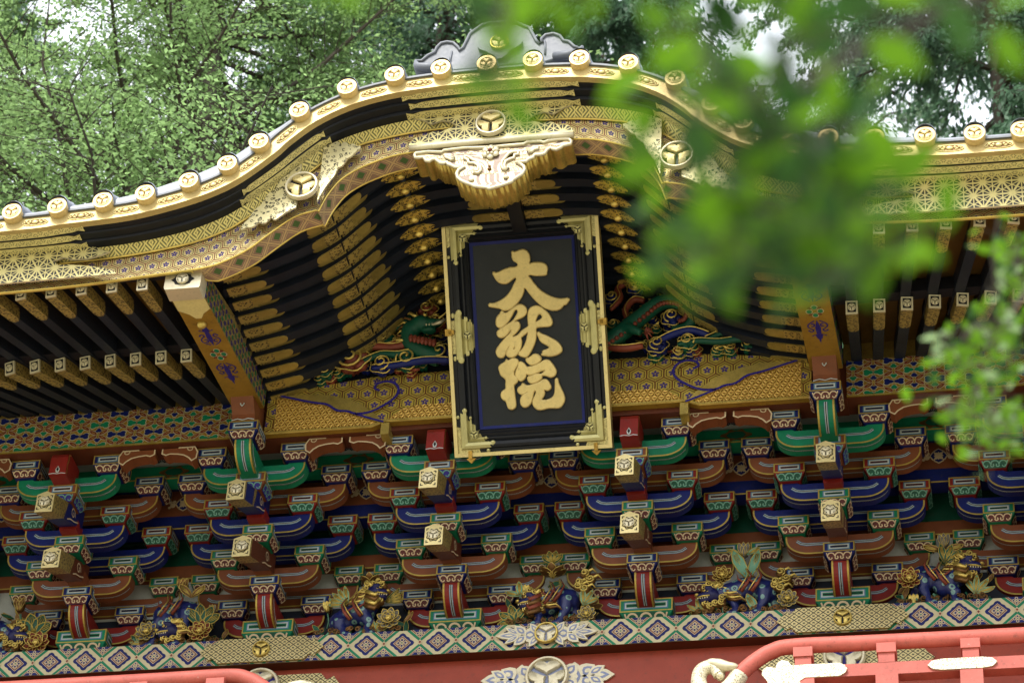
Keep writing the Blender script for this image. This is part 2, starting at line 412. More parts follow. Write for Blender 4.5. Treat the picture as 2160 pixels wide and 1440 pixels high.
def fr_under(x=0, y=0, z=0): return (Vector((x, y, z)), FX, Vector((0, 1, 0)), Vector((0, 0, -1)))
def curve_plate(polys, th, bev=0.0, smooth_pts=True, y=0.0):
    """2D outline with holes -> rounded slab in the XZ plane, front at -Y"""
    cd = bpy.data.curves.new('outline', 'CURVE'); cd.dimensions = '2D'; cd.fill_mode = 'BOTH'; cd.extrude = th / 2 - bev; cd.bevel_depth = bev; cd.bevel_resolution = 2; cd.offset = -bev * .45; cd.resolution_u = 3
    for P in polys:
        sp = cd.splines.new('BEZIER' if smooth_pts else 'POLY')
        if smooth_pts:
            sp.bezier_points.add(len(P) - 1)
            for b, p in zip(sp.bezier_points, P): b.co = (p[0], p[1], 0); b.handle_left_type = b.handle_right_type = 'AUTO'
        else:
            sp.points.add(len(P) - 1)
            for b, p in zip(sp.points, P): b.co = (p[0], p[1], 0, 1)
        sp.use_cyclic_u = True
    ob = bpy.data.objects.new('outline', cd); COL.objects.link(ob)
    dg = bpy.context.evaluated_depsgraph_get(); me = bpy.data.meshes.new_from_object(ob.evaluated_get(dg))
    bpy.data.objects.remove(ob); bpy.data.curves.remove(cd)
    me.transform(Matrix.Translation((0, y, 0)) @ Matrix.Rotation(PI / 2, 4, 'X')); me.materials.clear()
    return me
def blob_mesh(name, mb, voxel, mats):
    """fuse overlapping rounded volumes into one continuous skin"""
    me = mb.mesh('tmp', []); ob = bpy.data.objects.new('tmp', me); COL.objects.link(ob)
    r = ob.modifiers.new('r', 'REMESH'); r.mode = 'VOXEL'; r.voxel_size = voxel; r.use_smooth_shade = True
    s = ob.modifiers.new('s', 'SMOOTH'); s.iterations = 3; s.factor = .5
    dg = bpy.context.evaluated_depsgraph_get(); out = bpy.data.meshes.new_from_object(ob.evaluated_get(dg)); out.name = name
    bpy.data.objects.remove(ob); bpy.data.meshes.remove(me)
    out.materials.clear()
    for k in mats: out.materials.append(M[k])
    out.shade_smooth(); return out
def lerp(a, b, t): return a + (b - a) * t
def interp(tab, x):
    x = abs(x)
    for (x0, z0), (x1, z1) in zip(tab, tab[1:]):
        if x <= x1:
            return lerp(z0, z1, (x - x0) / (x1 - x0))
    return tab[-1][1]
def smooth_tab(tab, sub=5):
    """Catmull-Rom refinement of a profile table"""
    out = []
    n = len(tab)
    for i in range(n - 1):
        p = [Vector(tab[max(0, i - 1)]), Vector(tab[i]), Vector(tab[i + 1]), Vector(tab[min(n - 1, i + 2)])]
        if i == 0: p[0] = Vector((-p[2].x, p[2].y)) if tab[0][0] == 0 else p[0]
        for k in range(sub):
            t = k / sub
            q = 0.5 * ((2 * p[1]) + (p[2] - p[0]) * t + (2 * p[0] - 5 * p[1] + 4 * p[2] - p[3]) * t * t + (3 * p[1] - p[0] - 3 * p[2] + p[3]) * t ** 3)
            out.append((q.x, q.y))
    out.append(tuple(tab[-1])); return out
def smooth_path(P, sub=5):
    P = [Vector(p) for p in P]; out = []
    for i in range(len(P) - 1):
        p = [P[max(0, i - 1)], P[i], P[i + 1], P[min(len(P) - 1, i + 2)]]
        for k in range(sub):
            t = k / sub; out.append(0.5 * ((2 * p[1]) + (p[2] - p[0]) * t + (2 * p[0] - 5 * p[1] + 4 * p[2] - p[3]) * t * t + (3 * p[1] - p[0] - 3 * p[2] + p[3]) * t ** 3))
    out.append(P[-1]); return out
# crest of three hollyhock leaves in a ring
CREST = {}
def crest(R, ringm='pale', groundm='black', heartm='pale', depth=None):
    key = (round(R, 3), ringm, groundm, heartm)
    if key in CREST: return CREST[key]
    d = depth or R * .28; mb = MB(); n = 28
    prof = [(1.0, 0), (1.0, .7), (.95, 1.0), (.87, 1.0), (.82, .7), (.82, .25)]
    vs = [(R * r * math.cos(2 * PI * k / n), -d * h, R * r * math.sin(2 * PI * k / n)) for r, h in prof for k in range(n)]
    mb.add(vs, [(i * n + k, (i + 1) * n + k, (i + 1) * n + (k + 1) % n, i * n + (k + 1) % n) for i in range(len(prof) - 1) for k in range(n)], 0)
    mb.add([(R * .83 * math.cos(2 * PI * k / n), -d * .25, R * .83 * math.sin(2 * PI * k / n)) for k in range(n)], [tuple(range(n))], 1)
    hp = []
    for k in range(20):
        t = 2 * PI * k / 20; hp.append((16 * math.sin(t) ** 3 / 17.0, (13 * math.cos(t) - 5 * math.cos(2 * t) - 2 * math.cos(3 * t) - math.cos(4 * t)) / 17.0))
    for a in (90, 210, 330):
        A = math.radians(a); e = Vector((math.cos(A), math.sin(A))); q = Vector((e.y, -e.x))
        c = e * .43 * R; ring = [c + q * (x * .68 * R) + e * ((y + .10) * .44 * R) for x, y in hp]
        vs = [(p.x, -d * .25, p.y) for p in ring] + [(p.x, -d * .6, p.y) for p in ring] + [(c.x + (p.x - c.x) * .82, -d * .92, c.y + (p.y - c.y) * .82) for p in ring] + [(c.x, -d * 1.0, c.y)]
        m = len(ring)
        mb.add(vs, [(i * m + k, i * m + (k + 1) % m, (i + 1) * m + (k + 1) % m, (i + 1) * m + k) for i in range(2) for k in range(m)] + [(2 * m + k, 2 * m + (k + 1) % m, 3 * m) for k in range(m)], 2)
    me = shade_auto(mb.mesh('crest', [ringm, groundm, heartm]), 50); CREST[key] = me; return me
CH_DAI=[[[-0.0704,0.5876],[-0.0545,0.5826],[-0.0351,0.5861],[-0.0116,0.593],[0.0115,0.5939],[0.0303,0.586],[0.0445,0.5667],[0.0515,0.5434],[0.0522,0.5168],[0.0483,0.4912],[0.0746,0.4949],[0.1053,0.4945],[0.1357,0.4903],[0.1581,0.4803],[0.1717,0.4641],[0.175,0.443],[0.1698,0.4207],[0.1682,0.4075],[0.1494,0.4002],[0.1225,0.3995],[0.0882,0.4021],[0.0347,0.4061],[0.0487,0.3842],[0.0731,0.3444],[0.1052,0.3042],[0.1379,0.2752],[0.1821,0.2474],[0.2269,0.2289],[0.2684,0.2202],[0.3205,0.2153],[0.3089,0.1946],[0.2945,0.1786],[0.2811,0.1777],[0.2647,0.16],[0.241,0.1466],[0.2102,0.1431],[0.1687,0.1537],[0.1317,0.1734],[0.0954,0.2064],[0.0595,0.2469],[0.0313,0.2869],[0.0006,0.3195],[-0.0067,0.2935],[-0.02,0.2641],[-0.0453,0.228],[-0.0779,0.1963],[-0.1139,0.1742],[-0.1412,0.1679],[-0.164,0.1722],[-0.1825,0.1849],[-0.2204,0.1952],[-0.2653,0.2167],[-0.2225,0.2239],[-0.1752,0.2413],[-0.1312,0.2685],[-0.0983,0.304],[-0.0726,0.3477],[-0.0548,0.3995],[-0.0737,0.3933],[-0.0978,0.3761],[-0.1217,0.3627],[-0.1449,0.3606],[-0.1714,0.3683],[-0.1934,0.387],[-0.2091,0.4148],[-0.2175,0.4478],[-0.1977,0.4425],[-0.1704,0.448],[-0.1349,0.4625],[-0.092,0.4726],[-0.0409,0.4775],[-0.0352,0.4892],[-0.0419,0.5049],[-0.0622,0.5197],[-0.0724,0.5414],[-0.0737,0.5643]]]
CH_YU=[[[-0.1703,0.1631],[-0.1888,0.1436],[-0.2093,0.1223],[-0.2167,0.0963],[-0.2164,0.0697],[-0.2059,0.0519],[-0.1908,0.047],[-0.1713,0.0513],[-0.1552,0.0634],[-0.1264,0.0936],[-0.1012,0.1297],[-0.084,0.1588],[-0.0681,0.169],[-0.0569,0.1636],[-0.0559,0.1473],[-0.071,0.1199],[-0.0919,0.093],[-0.116,0.0758],[-0.1437,0.0626],[-0.1756,0.044],[-0.1995,0.0306],[-0.2124,0.0201],[-0.2156,0.0052],[-0.2098,-0.0123],[-0.195,-0.0229],[-0.1797,-0.0247],[-0.16,-0.0159],[-0.1439,-0.0037],[-0.1193,0.021],[-0.1095,0.0241],[-0.1204,0.0022],[-0.1449,-0.0207],[-0.1775,-0.0506],[-0.2062,-0.0808],[-0.2259,-0.1079],[-0.2301,-0.1265],[-0.2238,-0.1497],[-0.2112,-0.1638],[-0.1961,-0.1687],[-0.1825,-0.1658],[-0.17,-0.1497],[-0.1568,-0.1222],[-0.1419,-0.0986],[-0.1292,-0.0919],[-0.1406,-0.1082],[-0.1514,-0.1282],[-0.1564,-0.1468],[-0.1477,-0.1626],[-0.1271,-0.1708],[-0.1038,-0.1675],[-0.0799,-0.1522],[-0.0587,-0.1196],[-0.0473,-0.0901],[-0.0428,-0.0602],[-0.046,-0.0372],[-0.0298,-0.0232],[-0.0099,-0.0114],[0.008,-0.0002],[0.0046,-0.0257],[-0.0051,-0.059],[-0.0227,-0.0956],[-0.0436,-0.1244],[-0.0689,-0.1492],[-0.0575,-0.1632],[-0.037,-0.1722],[-0.0162,-0.1774],[0.004,-0.1599],[0.0294,-0.122],[0.0488,-0.0855],[0.0607,-0.0486],[0.0668,-0.0112],[0.0698,0.0257],[0.0923,0.0305],[0.123,0.0321],[0.1632,0.0319],[0.181,0.0412],[0.1873,0.0634],[0.1785,0.0943],[0.163,0.1219],[0.1378,0.1484],[0.1124,0.171],[0.0862,0.1824],[0.0593,0.1806],[0.0336,0.1673],[0.0229,0.1491],[0.0161,0.1136],[0.0153,0.0758],[0.0132,0.04],[-0.0114,0.0266],[-0.0354,0.0113],[-0.0679,-0.0186],[-0.0895,-0.0258],[-0.1069,-0.0283],[-0.0822,-0.0006],[-0.0617,0.0207],[-0.0496,0.0426],[-0.0513,0.0654],[-0.062,0.0795],[-0.0848,0.0838],[-0.0687,0.0951],[-0.0412,0.1045],[-0.0136,0.1177],[0.0021,0.1355],[0.0072,0.156],[-0.0002,0.1792],[-0.0184,0.1965],[-0.043,0.2021],[-0.0705,0.1919],[-0.0946,0.1747],[-0.1227,0.1559],[-0.1424,0.1478],[-0.1594,0.1521]],[[0.1019,0.1252],[0.1165,0.1139],[0.1203,0.1004],[0.1111,0.0878],[0.0912,0.076],[0.0715,0.0668],[0.0708,0.087],[0.0818,0.1089]],[[-0.0917,-0.0946],[-0.0925,-0.1078],[-0.1028,-0.1195],[-0.1063,-0.1125],[-0.0997,-0.0997]]]
CH_YU2=[[[0.0816,-0.0065],[0.1046,-0.0195],[0.138,-0.0351],[0.1787,-0.0588],[0.2116,-0.0819],[0.2331,-0.1061],[0.2448,-0.1334],[0.2436,-0.1522],[0.2255,-0.1679],[0.1942,-0.1789],[0.1596,-0.1822],[0.1256,-0.176],[0.0976,-0.1646],[0.1133,-0.1581],[0.1064,-0.1463],[0.1318,-0.1368],[0.1514,-0.1287],[0.1589,-0.1198],[0.1489,-0.1077],[0.1232,-0.0908],[0.1012,-0.0741],[0.0876,-0.0467]]]
CH_IN=[[[-0.1587,-0.1864],[-0.1496,-0.1946],[-0.132,-0.1883],[-0.1086,-0.1824],[-0.0896,-0.1856],[-0.0769,-0.1978],[-0.0751,-0.2131],[-0.0849,-0.2351],[-0.1016,-0.2566],[-0.1125,-0.2786],[-0.11,-0.3014],[-0.0957,-0.3176],[-0.088,-0.337],[-0.096,-0.3553],[-0.116,-0.3691],[-0.1169,-0.4144],[-0.1156,-0.4561],[-0.1129,-0.494],[-0.1147,-0.5241],[-0.1263,-0.5385],[-0.1477,-0.5427],[-0.1643,-0.5321],[-0.1725,-0.5089],[-0.1805,-0.4819],[-0.1989,-0.4694],[-0.2112,-0.4496],[-0.2117,-0.4269],[-0.1991,-0.4088],[-0.1771,-0.3952],[-0.1739,-0.3614],[-0.1713,-0.3313],[-0.1819,-0.3154],[-0.2037,-0.295],[-0.2134,-0.2641],[-0.2176,-0.2373],[-0.2071,-0.2228],[-0.1832,-0.2093],[-0.1672,-0.1991]]]
CH_IN2=[[[-0.0642,-0.21],[-0.0453,-0.2151],[-0.0308,-0.2294],[-0.0167,-0.2485],[0.0063,-0.249],[0.0411,-0.2438],[0.0763,-0.2311],[0.104,-0.2161],[0.1313,-0.2085],[0.1499,-0.2155],[0.1677,-0.2375],[0.1851,-0.2651],[0.1939,-0.2959],[0.1857,-0.318],[0.1658,-0.3317],[0.1467,-0.3304],[0.1282,-0.3216],[0.1093,-0.3165],[0.0902,-0.3171],[0.0872,-0.3339],[0.073,-0.348],[0.0492,-0.3615],[0.0221,-0.3672],[-0.0005,-0.36],[-0.0109,-0.3423],[-0.0104,-0.3215],[0.0136,-0.3175],[0.0373,-0.3059],[0.068,-0.3042],[0.087,-0.3074],[0.1069,-0.2937],[0.121,-0.2826],[0.1039,-0.2803],[0.0767,-0.2878],[0.0454,-0.2989],[0.0143,-0.3062],[-0.0047,-0.3041],[-0.0236,-0.2991],[-0.0284,-0.3146],[-0.041,-0.3326],[-0.0608,-0.3445],[-0.0795,-0.3357],[-0.0936,-0.3158],[-0.0979,-0.2909],[-0.0905,-0.265],[-0.0775,-0.2394]]]
CH_IN3=[[[-0.0151,-0.1908],[0.0024,-0.1863],[0.0223,-0.1745],[0.0422,-0.1626],[0.0613,-0.1628],[0.0798,-0.1747],[0.0908,-0.1944],[0.0853,-0.2091],[0.0651,-0.2266],[0.0417,-0.2344],[0.0187,-0.2347],[0.0003,-0.2221]]]
CH_IN4=[[[-0.0505,-0.3641],[-0.0395,-0.3724],[-0.0229,-0.3822],[0.0021,-0.3809],[0.0332,-0.3736],[0.0682,-0.3646],[0.0919,-0.3512],[0.1114,-0.3461],[0.128,-0.3555],[0.1418,-0.3791],[0.1492,-0.4022],[0.1414,-0.4168],[0.1256,-0.4252],[0.0992,-0.4196],[0.101,-0.4405],[0.0925,-0.4663],[0.0777,-0.4898],[0.0984,-0.495],[0.1292,-0.4914],[0.1566,-0.4801],[0.1731,-0.4604],[0.1809,-0.427],[0.1849,-0.3934],[0.1966,-0.3451],[0.205,-0.3759],[0.2215,-0.4185],[0.238,-0.461],[0.2427,-0.4953],[0.2321,-0.5247],[0.2096,-0.5496],[0.1864,-0.5555],[0.156,-0.5528],[0.1217,-0.5512],[0.0869,-0.5583],[0.06,-0.5603],[0.0376,-0.5513],[0.0182,-0.5255],[0.0138,-0.5025],[0.023,-0.4767],[0.0382,-0.4476],[0.0434,-0.4253],[0.034,-0.422],[0.0218,-0.4351],[0.0121,-0.4684],[0.0005,-0.5016],[-0.0182,-0.5249],[-0.0456,-0.5344],[-0.0641,-0.5237],[-0.0739,-0.4966],[-0.0704,-0.4704],[-0.0557,-0.4488],[-0.032,-0.4371],[-0.018,-0.4279],[-0.0357,-0.435],[-0.0553,-0.4431],[-0.0741,-0.4362],[-0.0883,-0.4182],[-0.0881,-0.4012],[-0.0749,-0.387],[-0.061,-0.3785]]]
GEGYO=[[[-0.5371,1.6608],[-0.5263,1.6749],[-0.4441,1.6775],[-0.3431,1.6628],[-0.3323,1.6769],[-0.2621,1.6807],[-0.192,1.6846],[-0.0449,1.6725],[0.0543,1.6731],[0.2291,1.6732],[0.2572,1.693],[0.3447,1.6872],[0.3686,1.6732],[0.4027,1.6885],[0.478,1.6917],[0.5418,1.6885],[0.5602,1.6637],[0.5553,1.6414],[0.5037,1.6318],[0.4871,1.6147],[0.4588,1.5988],[0.4294,1.6096],[0.4173,1.6223],[0.3949,1.6057],[0.379,1.5733],[0.3504,1.5651],[0.3097,1.5695],[0.2993,1.5441],[0.2708,1.5358],[0.2545,1.5149],[0.2314,1.5136],[0.202,1.5205],[0.1908,1.5142],[0.2393,1.4713],[0.2466,1.4404],[0.2311,1.4045],[0.1978,1.3781],[0.17,1.3585],[0.165,1.3441],[0.1198,1.3264],[0.0858,1.315],[0.0346,1.3017],[0.0089,1.2955],[-0.0122,1.3103],[-0.0589,1.319],[-0.1002,1.3308],[-0.1125,1.3433],[-0.1485,1.362],[-0.1908,1.389],[-0.2191,1.422],[-0.2271,1.4568],[-0.2147,1.4894],[-0.1809,1.5085],[-0.2159,1.5085],[-0.2396,1.5148],[-0.2642,1.5325],[-0.2943,1.5471],[-0.3015,1.5669],[-0.3243,1.5579],[-0.3482,1.5643],[-0.3672,1.5853],[-0.3862,1.6064],[-0.4096,1.6051],[-0.426,1.5878],[-0.4499,1.5942],[-0.4702,1.6307],[-0.4995,1.63],[-0.5292,1.6332]],[[-0.1813,1.6072],[-0.1516,1.6002],[-0.1206,1.5703],[-0.0903,1.5518],[-0.0641,1.5036],[-0.0589,1.4653],[-0.078,1.4448],[-0.1075,1.4517],[-0.1084,1.4668],[-0.0794,1.4675],[-0.0792,1.5128],[-0.107,1.5385],[-0.1363,1.5416],[-0.1515,1.5508],[-0.1558,1.574],[-0.1801,1.588]],[[0.1917,1.6087],[0.1958,1.5855],[0.1697,1.5846],[0.1655,1.5547],[0.1425,1.5496],[0.1087,1.5305],[0.102,1.4935],[0.1091,1.4701],[0.1299,1.4604],[0.1189,1.4502],[0.0949,1.4641],[0.0816,1.4957],[0.0853,1.533],[0.1121,1.5756],[0.1282,1.6004],[0.1566,1.6125]],[[-0.3174,1.6295],[-0.2935,1.6231],[-0.281,1.6103],[-0.2571,1.6039],[-0.25,1.5842],[-0.2736,1.5867],[-0.292,1.6001],[-0.3102,1.6096]],[[0.3266,1.6397],[0.3303,1.6241],[0.3015,1.6196],[0.2907,1.6018],[0.2652,1.5894],[0.2616,1.605],[0.2842,1.6177],[0.3007,1.6349]]]
ONI=[[[-0.6068,2.5791],[-0.5585,2.5734],[-0.5171,2.6196],[-0.468,2.6478],[-0.458,2.6894],[-0.4287,2.7287],[-0.3845,2.7362],[-0.3388,2.7222],[-0.3042,2.6796],[-0.2891,2.6437],[-0.2651,2.6664],[-0.2437,2.7322],[-0.2222,2.7982],[-0.1798,2.8361],[-0.1373,2.874],[-0.0804,2.8843],[0.009,2.8838],[0.1184,2.8644],[0.1647,2.8286],[0.2039,2.8067],[0.2323,2.7433],[0.2611,2.6716],[0.2879,2.6387],[0.3063,2.6492],[0.2984,2.6842],[0.3283,2.7189],[0.3849,2.7249],[0.4302,2.6981],[0.4575,2.6481],[0.4958,2.635],[0.5355,2.5836],[0.5933,2.5472],[0.5701,2.4994],[0.4391,2.4896],[0.3338,2.46],[-0.031,2.4607],[-0.2841,2.4651],[-0.4876,2.4719],[-0.5845,2.4917],[-0.6095,2.5285]]]

# ================================================================== THE GATE
GZ = -8.9
gate = empty('temple_gate', (0, 2.2, GZ))
tag(gate, 'ornate temple gate with gilded curved gable over rows of painted brackets', 'temple gate')
A_, B_, D_, H_ = 0.3187, 0.5503, 0.3042, 0.2460       # half spread of short / long arm, step out, step up
CL = {-3: -4.97, -2: -3.533, -1: -2.102, 0: -0.70, 1: 0.70, 2: 2.104, 3: 3.556}   # bracket centres

def arm_mesh(hl, color):
    """boat-shaped bracket arm, top at z=0, centred in y, with gold edge and inlaid line"""
    h, dp = .160, .104; mb = MB()
    rx, rz = .165, .125
    bot = [(hl - rx + rx * math.sin(a), -h + rz - rz * math.cos(a)) for a in [PI / 2 * k / 8 for k in range(9)]]      # right end curve
    bottom = [(-x, z) for x, z in reversed(bot)] + bot
    seat = .085
    top = [(hl, 0), (hl - seat * 1.35, 0), (hl - seat * 1.6, -.014)] + [(-(hl - seat * 1.6), -.014), (-(hl - seat * 1.35), 0), (-hl, 0)]
    poly = bottom + top
    mb.prism(poly, -dp / 2, dp / 2, 0)
    fr = fr_front(0, -dp / 2, 0)
    edge = [(-hl + .006, -.002)] + [(x * (1 - .006 / hl), z + .006) for x, z in bottom] + [(hl - .006, -.002)]
    mb.ribbon(edge, .012, fr, .002, 1)
    zc = -.078; e = hl - .080
    path = [(-e, zc + .032), (-e + .03, zc + .010), (-e + .07, zc), (e - .07, zc), (e - .03, zc + .010), (e, zc + .032)]
    mb.ribbon(path, .024, fr, .0015, 2); mb.ribbon(path, .015, fr, .003, 3); mb.ribbon(path, .006, fr, .0045, 4)
    # underside: inlaid line that follows the curve
    for w, off, m in ((.012, .002, 3), (.005, .0035, 4)):
        pts = [(x, z) for x, z in bottom[2:-2]]
        vs = []
        for i, (x, z) in enumerate(pts):
            a = pts[max(0, i - 1)]; b = pts[min(len(pts) - 1, i + 1)]; t = Vector((b[0] - a[0], b[1] - a[1])).normalized(); nn = Vector((t.y, -t.x))
            for s in (-1, 1): vs.append((x + nn.x * off, -.012 + s * w / 2, z + nn.y * off))
        mb.add(vs, [(2 * i, 2 * i + 1, 2 * i + 3, 2 * i + 2) for i in range(len(pts) - 1)], m)
    return mb.mesh('bracket_arm', [color, 'line', 'sky_line', 'white', 'ink'])

def scroll(mb, fr, w0, w1, h, m_ground, m_line, off=.0015):
    """row of cloud scrolls on the flared foot of a block; fr origin = top centre of the slope"""
    mb.flat([(-w0 * .93, -h * .22), (-w1 * .98, -h), (w1 * .98, -h), (w0 * .93, -h * .22), (w0 * .55, -h * .10), (0, -h * .02), (-w0 * .55, -h * .10)], fr, off, m_ground)
    s = w0 / .088
    def arc(cx, cz, r, a0, a1, n=9): return [(cx + r * math.cos(a0 + (a1 - a0) * k / (n - 1)), cz + r * .9 * math.sin(a0 + (a1 - a0) * k / (n - 1))) for k in range(n)]
    zz = -h * .55
    mid = arc(0, zz + h * .02, h * .44, -PI * .05, PI * 1.05)
    for sg in (-1, 1):
        curl = [(sg * x, z) for x, z in arc(h * .30, zz - h * .12, h * .17, PI * .1, -PI * 1.35, 8)]
        mb.ribbon(curl, .007 * s, fr, off + .0015, m_line)
        side = [(sg * x, z) for x, z in arc(.050 * s, zz + h * .05, h * .40, PI * 1.0, PI * -.02, 8)]
        mb.ribbon(side, .007 * s, fr, off + .0015, m_line)
        c2 = [(sg * x, z) for x, z in arc(.054 * s, zz - h * .15, h * .17, PI * .9, PI * 2.2, 7)]
        mb.ribbon(c2, .006 * s, fr, off + .0015, m_line)
        t = [(sg * x, z) for x, z in [(.062 * s, zz - h * .3), (.072 * s, zz), (.078 * s, zz + h * .42)]]
        mb.ribbon(t, .006 * s, fr, off + .0015, m_line)
    mb.ribbon(mid, .0075 * s, fr, off + .0015, m_line)

def block_mesh(color, w=.222, band=.080, foot=.056, wb=.155, d=None, ground='plum', lines='pink', inner=True):
    """bearing block, band centred on z=0, front face at y=0 (depth d behind)"""
    d = d or w; mb = MB(); hw, hb = w / 2, band / 2; ib = (w - wb) / 2
    mb.box(-hw, hw, 0, d, -hb, hb, 0)
    n = 3; rows = []
    for k in range(n + 1):
        t = k / n; ins = ib * (t ** .7); z = -hb - foot * t
        rows.append([(-hw + ins, ins, z), (hw - ins, ins, z), (hw - ins, d - ins, z), (-hw + ins, d - ins, z)])
    vs = [p for r in rows for p in r]
    mb.add(vs, [(4 * k + j, 4 * (k + 1) + j, 4 * (k + 1) + (j + 1) % 4, 4 * k + (j + 1) % 4) for k in range(n) for j in range(4)] + [(4 * n + 3, 4 * n + 2, 4 * n + 1, 4 * n)], 0)
    for fr, half in ((fr_front(0, 0, 0), hw), (fr_right(hw, d / 2, 0), d / 2), (fr_left(-hw, d / 2, 0), d / 2)):
        mb.frame_rect(-half, half, -hb, hb, .0095, fr, .002, 1)
        if inner:
            ix, iz = half - .040, hb * .46
            mb.frame_rect(-ix - .008, ix + .008, -iz - .008, iz + .008, .010, fr, .0015, 2)
            mb.frame_rect(-ix, ix, -iz, iz, .010, fr, .003, 3)
            mb.flat([(-ix + .012, -.0045), (ix - .012, -.0045), (ix - .012, .0045), (-ix + .012, .0045)], fr, .003, 4)
    sl = Vector((0, ib, -foot)).normalized()
    for fr in ((Vector((0, 0, -hb)), FX, Vector((0, -ib, foot)).normalized(), Vector((0, -foot, -ib)).normalized()),
               (Vector((hw, d / 2, -hb)), Vector((0, 1, 0)), Vector((ib, 0, foot)).normalized(), Vector((foot, 0, -ib)).normalized()),
               (Vector((-hw, d / 2, -hb)), Vector((0, -1, 0)), Vector((-ib, 0, foot)).normalized(), Vector((-foot, 0, -ib)).normalized())):
        L = math.hypot(ib, foot)
        scroll(mb, fr, (hw if fr[1].x else d / 2) * .90, wb / 2 * .96, L * .97, 5, 6, .010)
    return mb.mesh('bearing_block', [color, 'line', 'sky_line', 'white', 'ink', ground, lines])

def fwd_arm_mesh(color, y0, y1, top, bot, w=.125):
    """arm running towards the viewer from y0 (back) to y1 (front), front bottom corner rounded off"""
    ry, rz = min(.20, (y0 - y1) * .75), (top - bot) * .86; mb = MB()
    cv = [(y1 + ry - ry * math.sin(a), bot + rz - rz * math.cos(a)) for a in [PI / 2 * k / 10 for k in range(11)]]
    poly = [(y0, top), (y0, bot)] + cv + [(y1, top)]
    mb.prism(poly, -w / 2, w / 2, 0, axis='x')
    path = cv + [(y1, top - .004)]
    def strip(x, ww, off, m, pts):
        vs = []
        for i, (y, z) in enumerate(pts):
            a = pts[max(0, i - 1)]; b = pts[min(len(pts) - 1, i + 1)]; t = Vector((b[0] - a[0], b[1] - a[1])).normalized(); nn = Vector((-t.y, t.x)) if t.x < 0 or t.y > 0 else Vector((t.y, -t.x))
            if nn.x > 0 or nn.y > .3: nn = -nn
            for s in (-1, 1): vs.append((x + s * ww / 2, y + nn.x * off, z + nn.y * off))
        mb.add(vs, [(2 * i, 2 * i + 1, 2 * i + 3, 2 * i + 2) for i in range(len(pts) - 1)], m)
    for s in (-1, 1): strip(s * (w / 2 - .008), .013, .002, 1, path)
    inner = path[1:-1]
    strip(0, .026, .002, 2, inner); strip(0, .017, .0035, 3, inner); strip(0, .007, .005, 4, inner)
    for fr, sg in ((fr_right(w / 2, 0, 0), 1), (fr_left(-w / 2, 0, 0), -1)):
        pp = [(sg * y, z) for y, z in path]
        mb.ribbon([(a + sg * .007, b + .005) for a, b in pp], .012, fr, .002, 1)
        mb.ribbon([(a + sg * .045, b + .028) for a, b in pp[2:-2]], .012, fr, .002, 3)
    return mb.mesh('forward_arm', [color, 'line', 'sky_line', 'white', 'ink'])

def nose_meshes(body):
    """gilt-ended beam nose: origin at centre of front face, axis rises to the rear"""
    w, h, L, sl = .128, .160, .62, .42
    T = Matrix(((1, 0, 0, 0), (0, 1, 0, 0), (0, sl, 1, 0), (0, 0, 0, 1)))
    pent = [(-w / 2, -h / 2), (w / 2, -h / 2), (w / 2, h / 2 - .012), (0, h / 2 + .014), (-w / 2, h / 2 - .012)]
    mb = MB(); mb.prism(pent, .03, L, 0, T=T)
    # scroll painted on the flank
    for fr, sg in ((fr_right(w / 2, 0, 0), 1), (fr_left(-w / 2, 0, 0), -1)):
        c = [(sg * (.40 + .05 * (1 - k / 16) * math.cos(k * .62)), .40 * sl + .0 + .05 * (1 - k / 16) * math.sin(k * .62)) for k in range(14)]
        mb.ribbon(c, .010, fr, .003, 1)
        mb.ribbon([(sg * y, z + y * sl) for y, z in [(.30, -.07), (.36, -.055), (.44, -.06), (.52, -.05)]], .010, fr, .003, 1)
    b = mb.mesh('nose_beam', [body, 'pink'])
    mb = MB(); s = 1.03
    P = [(x * s, z * s) for x, z in pent]; n = 5; L2 = .24
    vs = [T @ Vector((x, 0, z)) for x, z in P] + [T @ Vector((x, L2 + (.05 if z > 0 else 0), z)) for x, z in P]
    vs = [tuple(v) for v in vs]
    mb.add(vs, [(i, i + n, (i + 1) % n + n, (i + 1) % n) for i in range(n)], 1)
    mb.add(vs[:n], [(0, 1, 2, 3, 4)], 0)
    fr = fr_front(0, 0, 0)
    q = .044
    mb.ribbon([(q * (1 + .22 * (k % 2)) * math.cos(k * PI / 8), q * (1 + .22 * (k % 2)) * math.sin(k * PI / 8)) for k in range(16)], .006, fr, .002, 2, True)
    for k in range(4):
        a = PI / 4 + k * PI / 2; cx, cz = .052 * (1 if math.cos(a) > 0 else -1), .058 * (1 if math.sin(a) > 0 else -1) - .002
        mb.ribbon([(cx * .7, cz), (cx, cz), (cx, cz * .7)], .006, fr, .002, 2)
    cap = mb.mesh('gilt_cap', ['pale', 'engrave', 'ink'])
    return b, cap

ARM_S = {k: arm_mesh(A_ + .066, c) for k, c in enumerate(('red', 'brown', 'blue', 'green'))}
ARM_L = {k: arm_mesh(B_ + .066, c) for k, c in enumerate(('brown', 'blue', 'brown'))}
BLK = {'blue': block_mesh('blue'), 'green': block_mesh('green'), 'red': block_mesh('red', lines='jade', ground='dkgreen'), 'brown': block_mesh('brown', lines='jade', ground='violet')}
S_BLK = ['blue', 'green', 'red', 'blue']; L_BLK = ['green', 'red', 'blue']; C_BLK = ['blue', 'green', 'brown']
BASEBLK = block_mesh('green', .385, .105, .075, .29, .37, 'dkgreen', 'pink')
FWD0 = fwd_arm_mesh('red', .20, -D_ + .035, -.089, -.275)
FWD3 = fwd_arm_mesh('green', -.70, -4 * D_ + .035, 3 * H_ - .089 + .0, 3 * H_ - .262)
NOSE1 = nose_meshes('darkred'); NOSE2 = nose_meshes('blue')
NOSE_CREST = crest(.040, 'white_gold', 'ink', 'white_gold', .010)
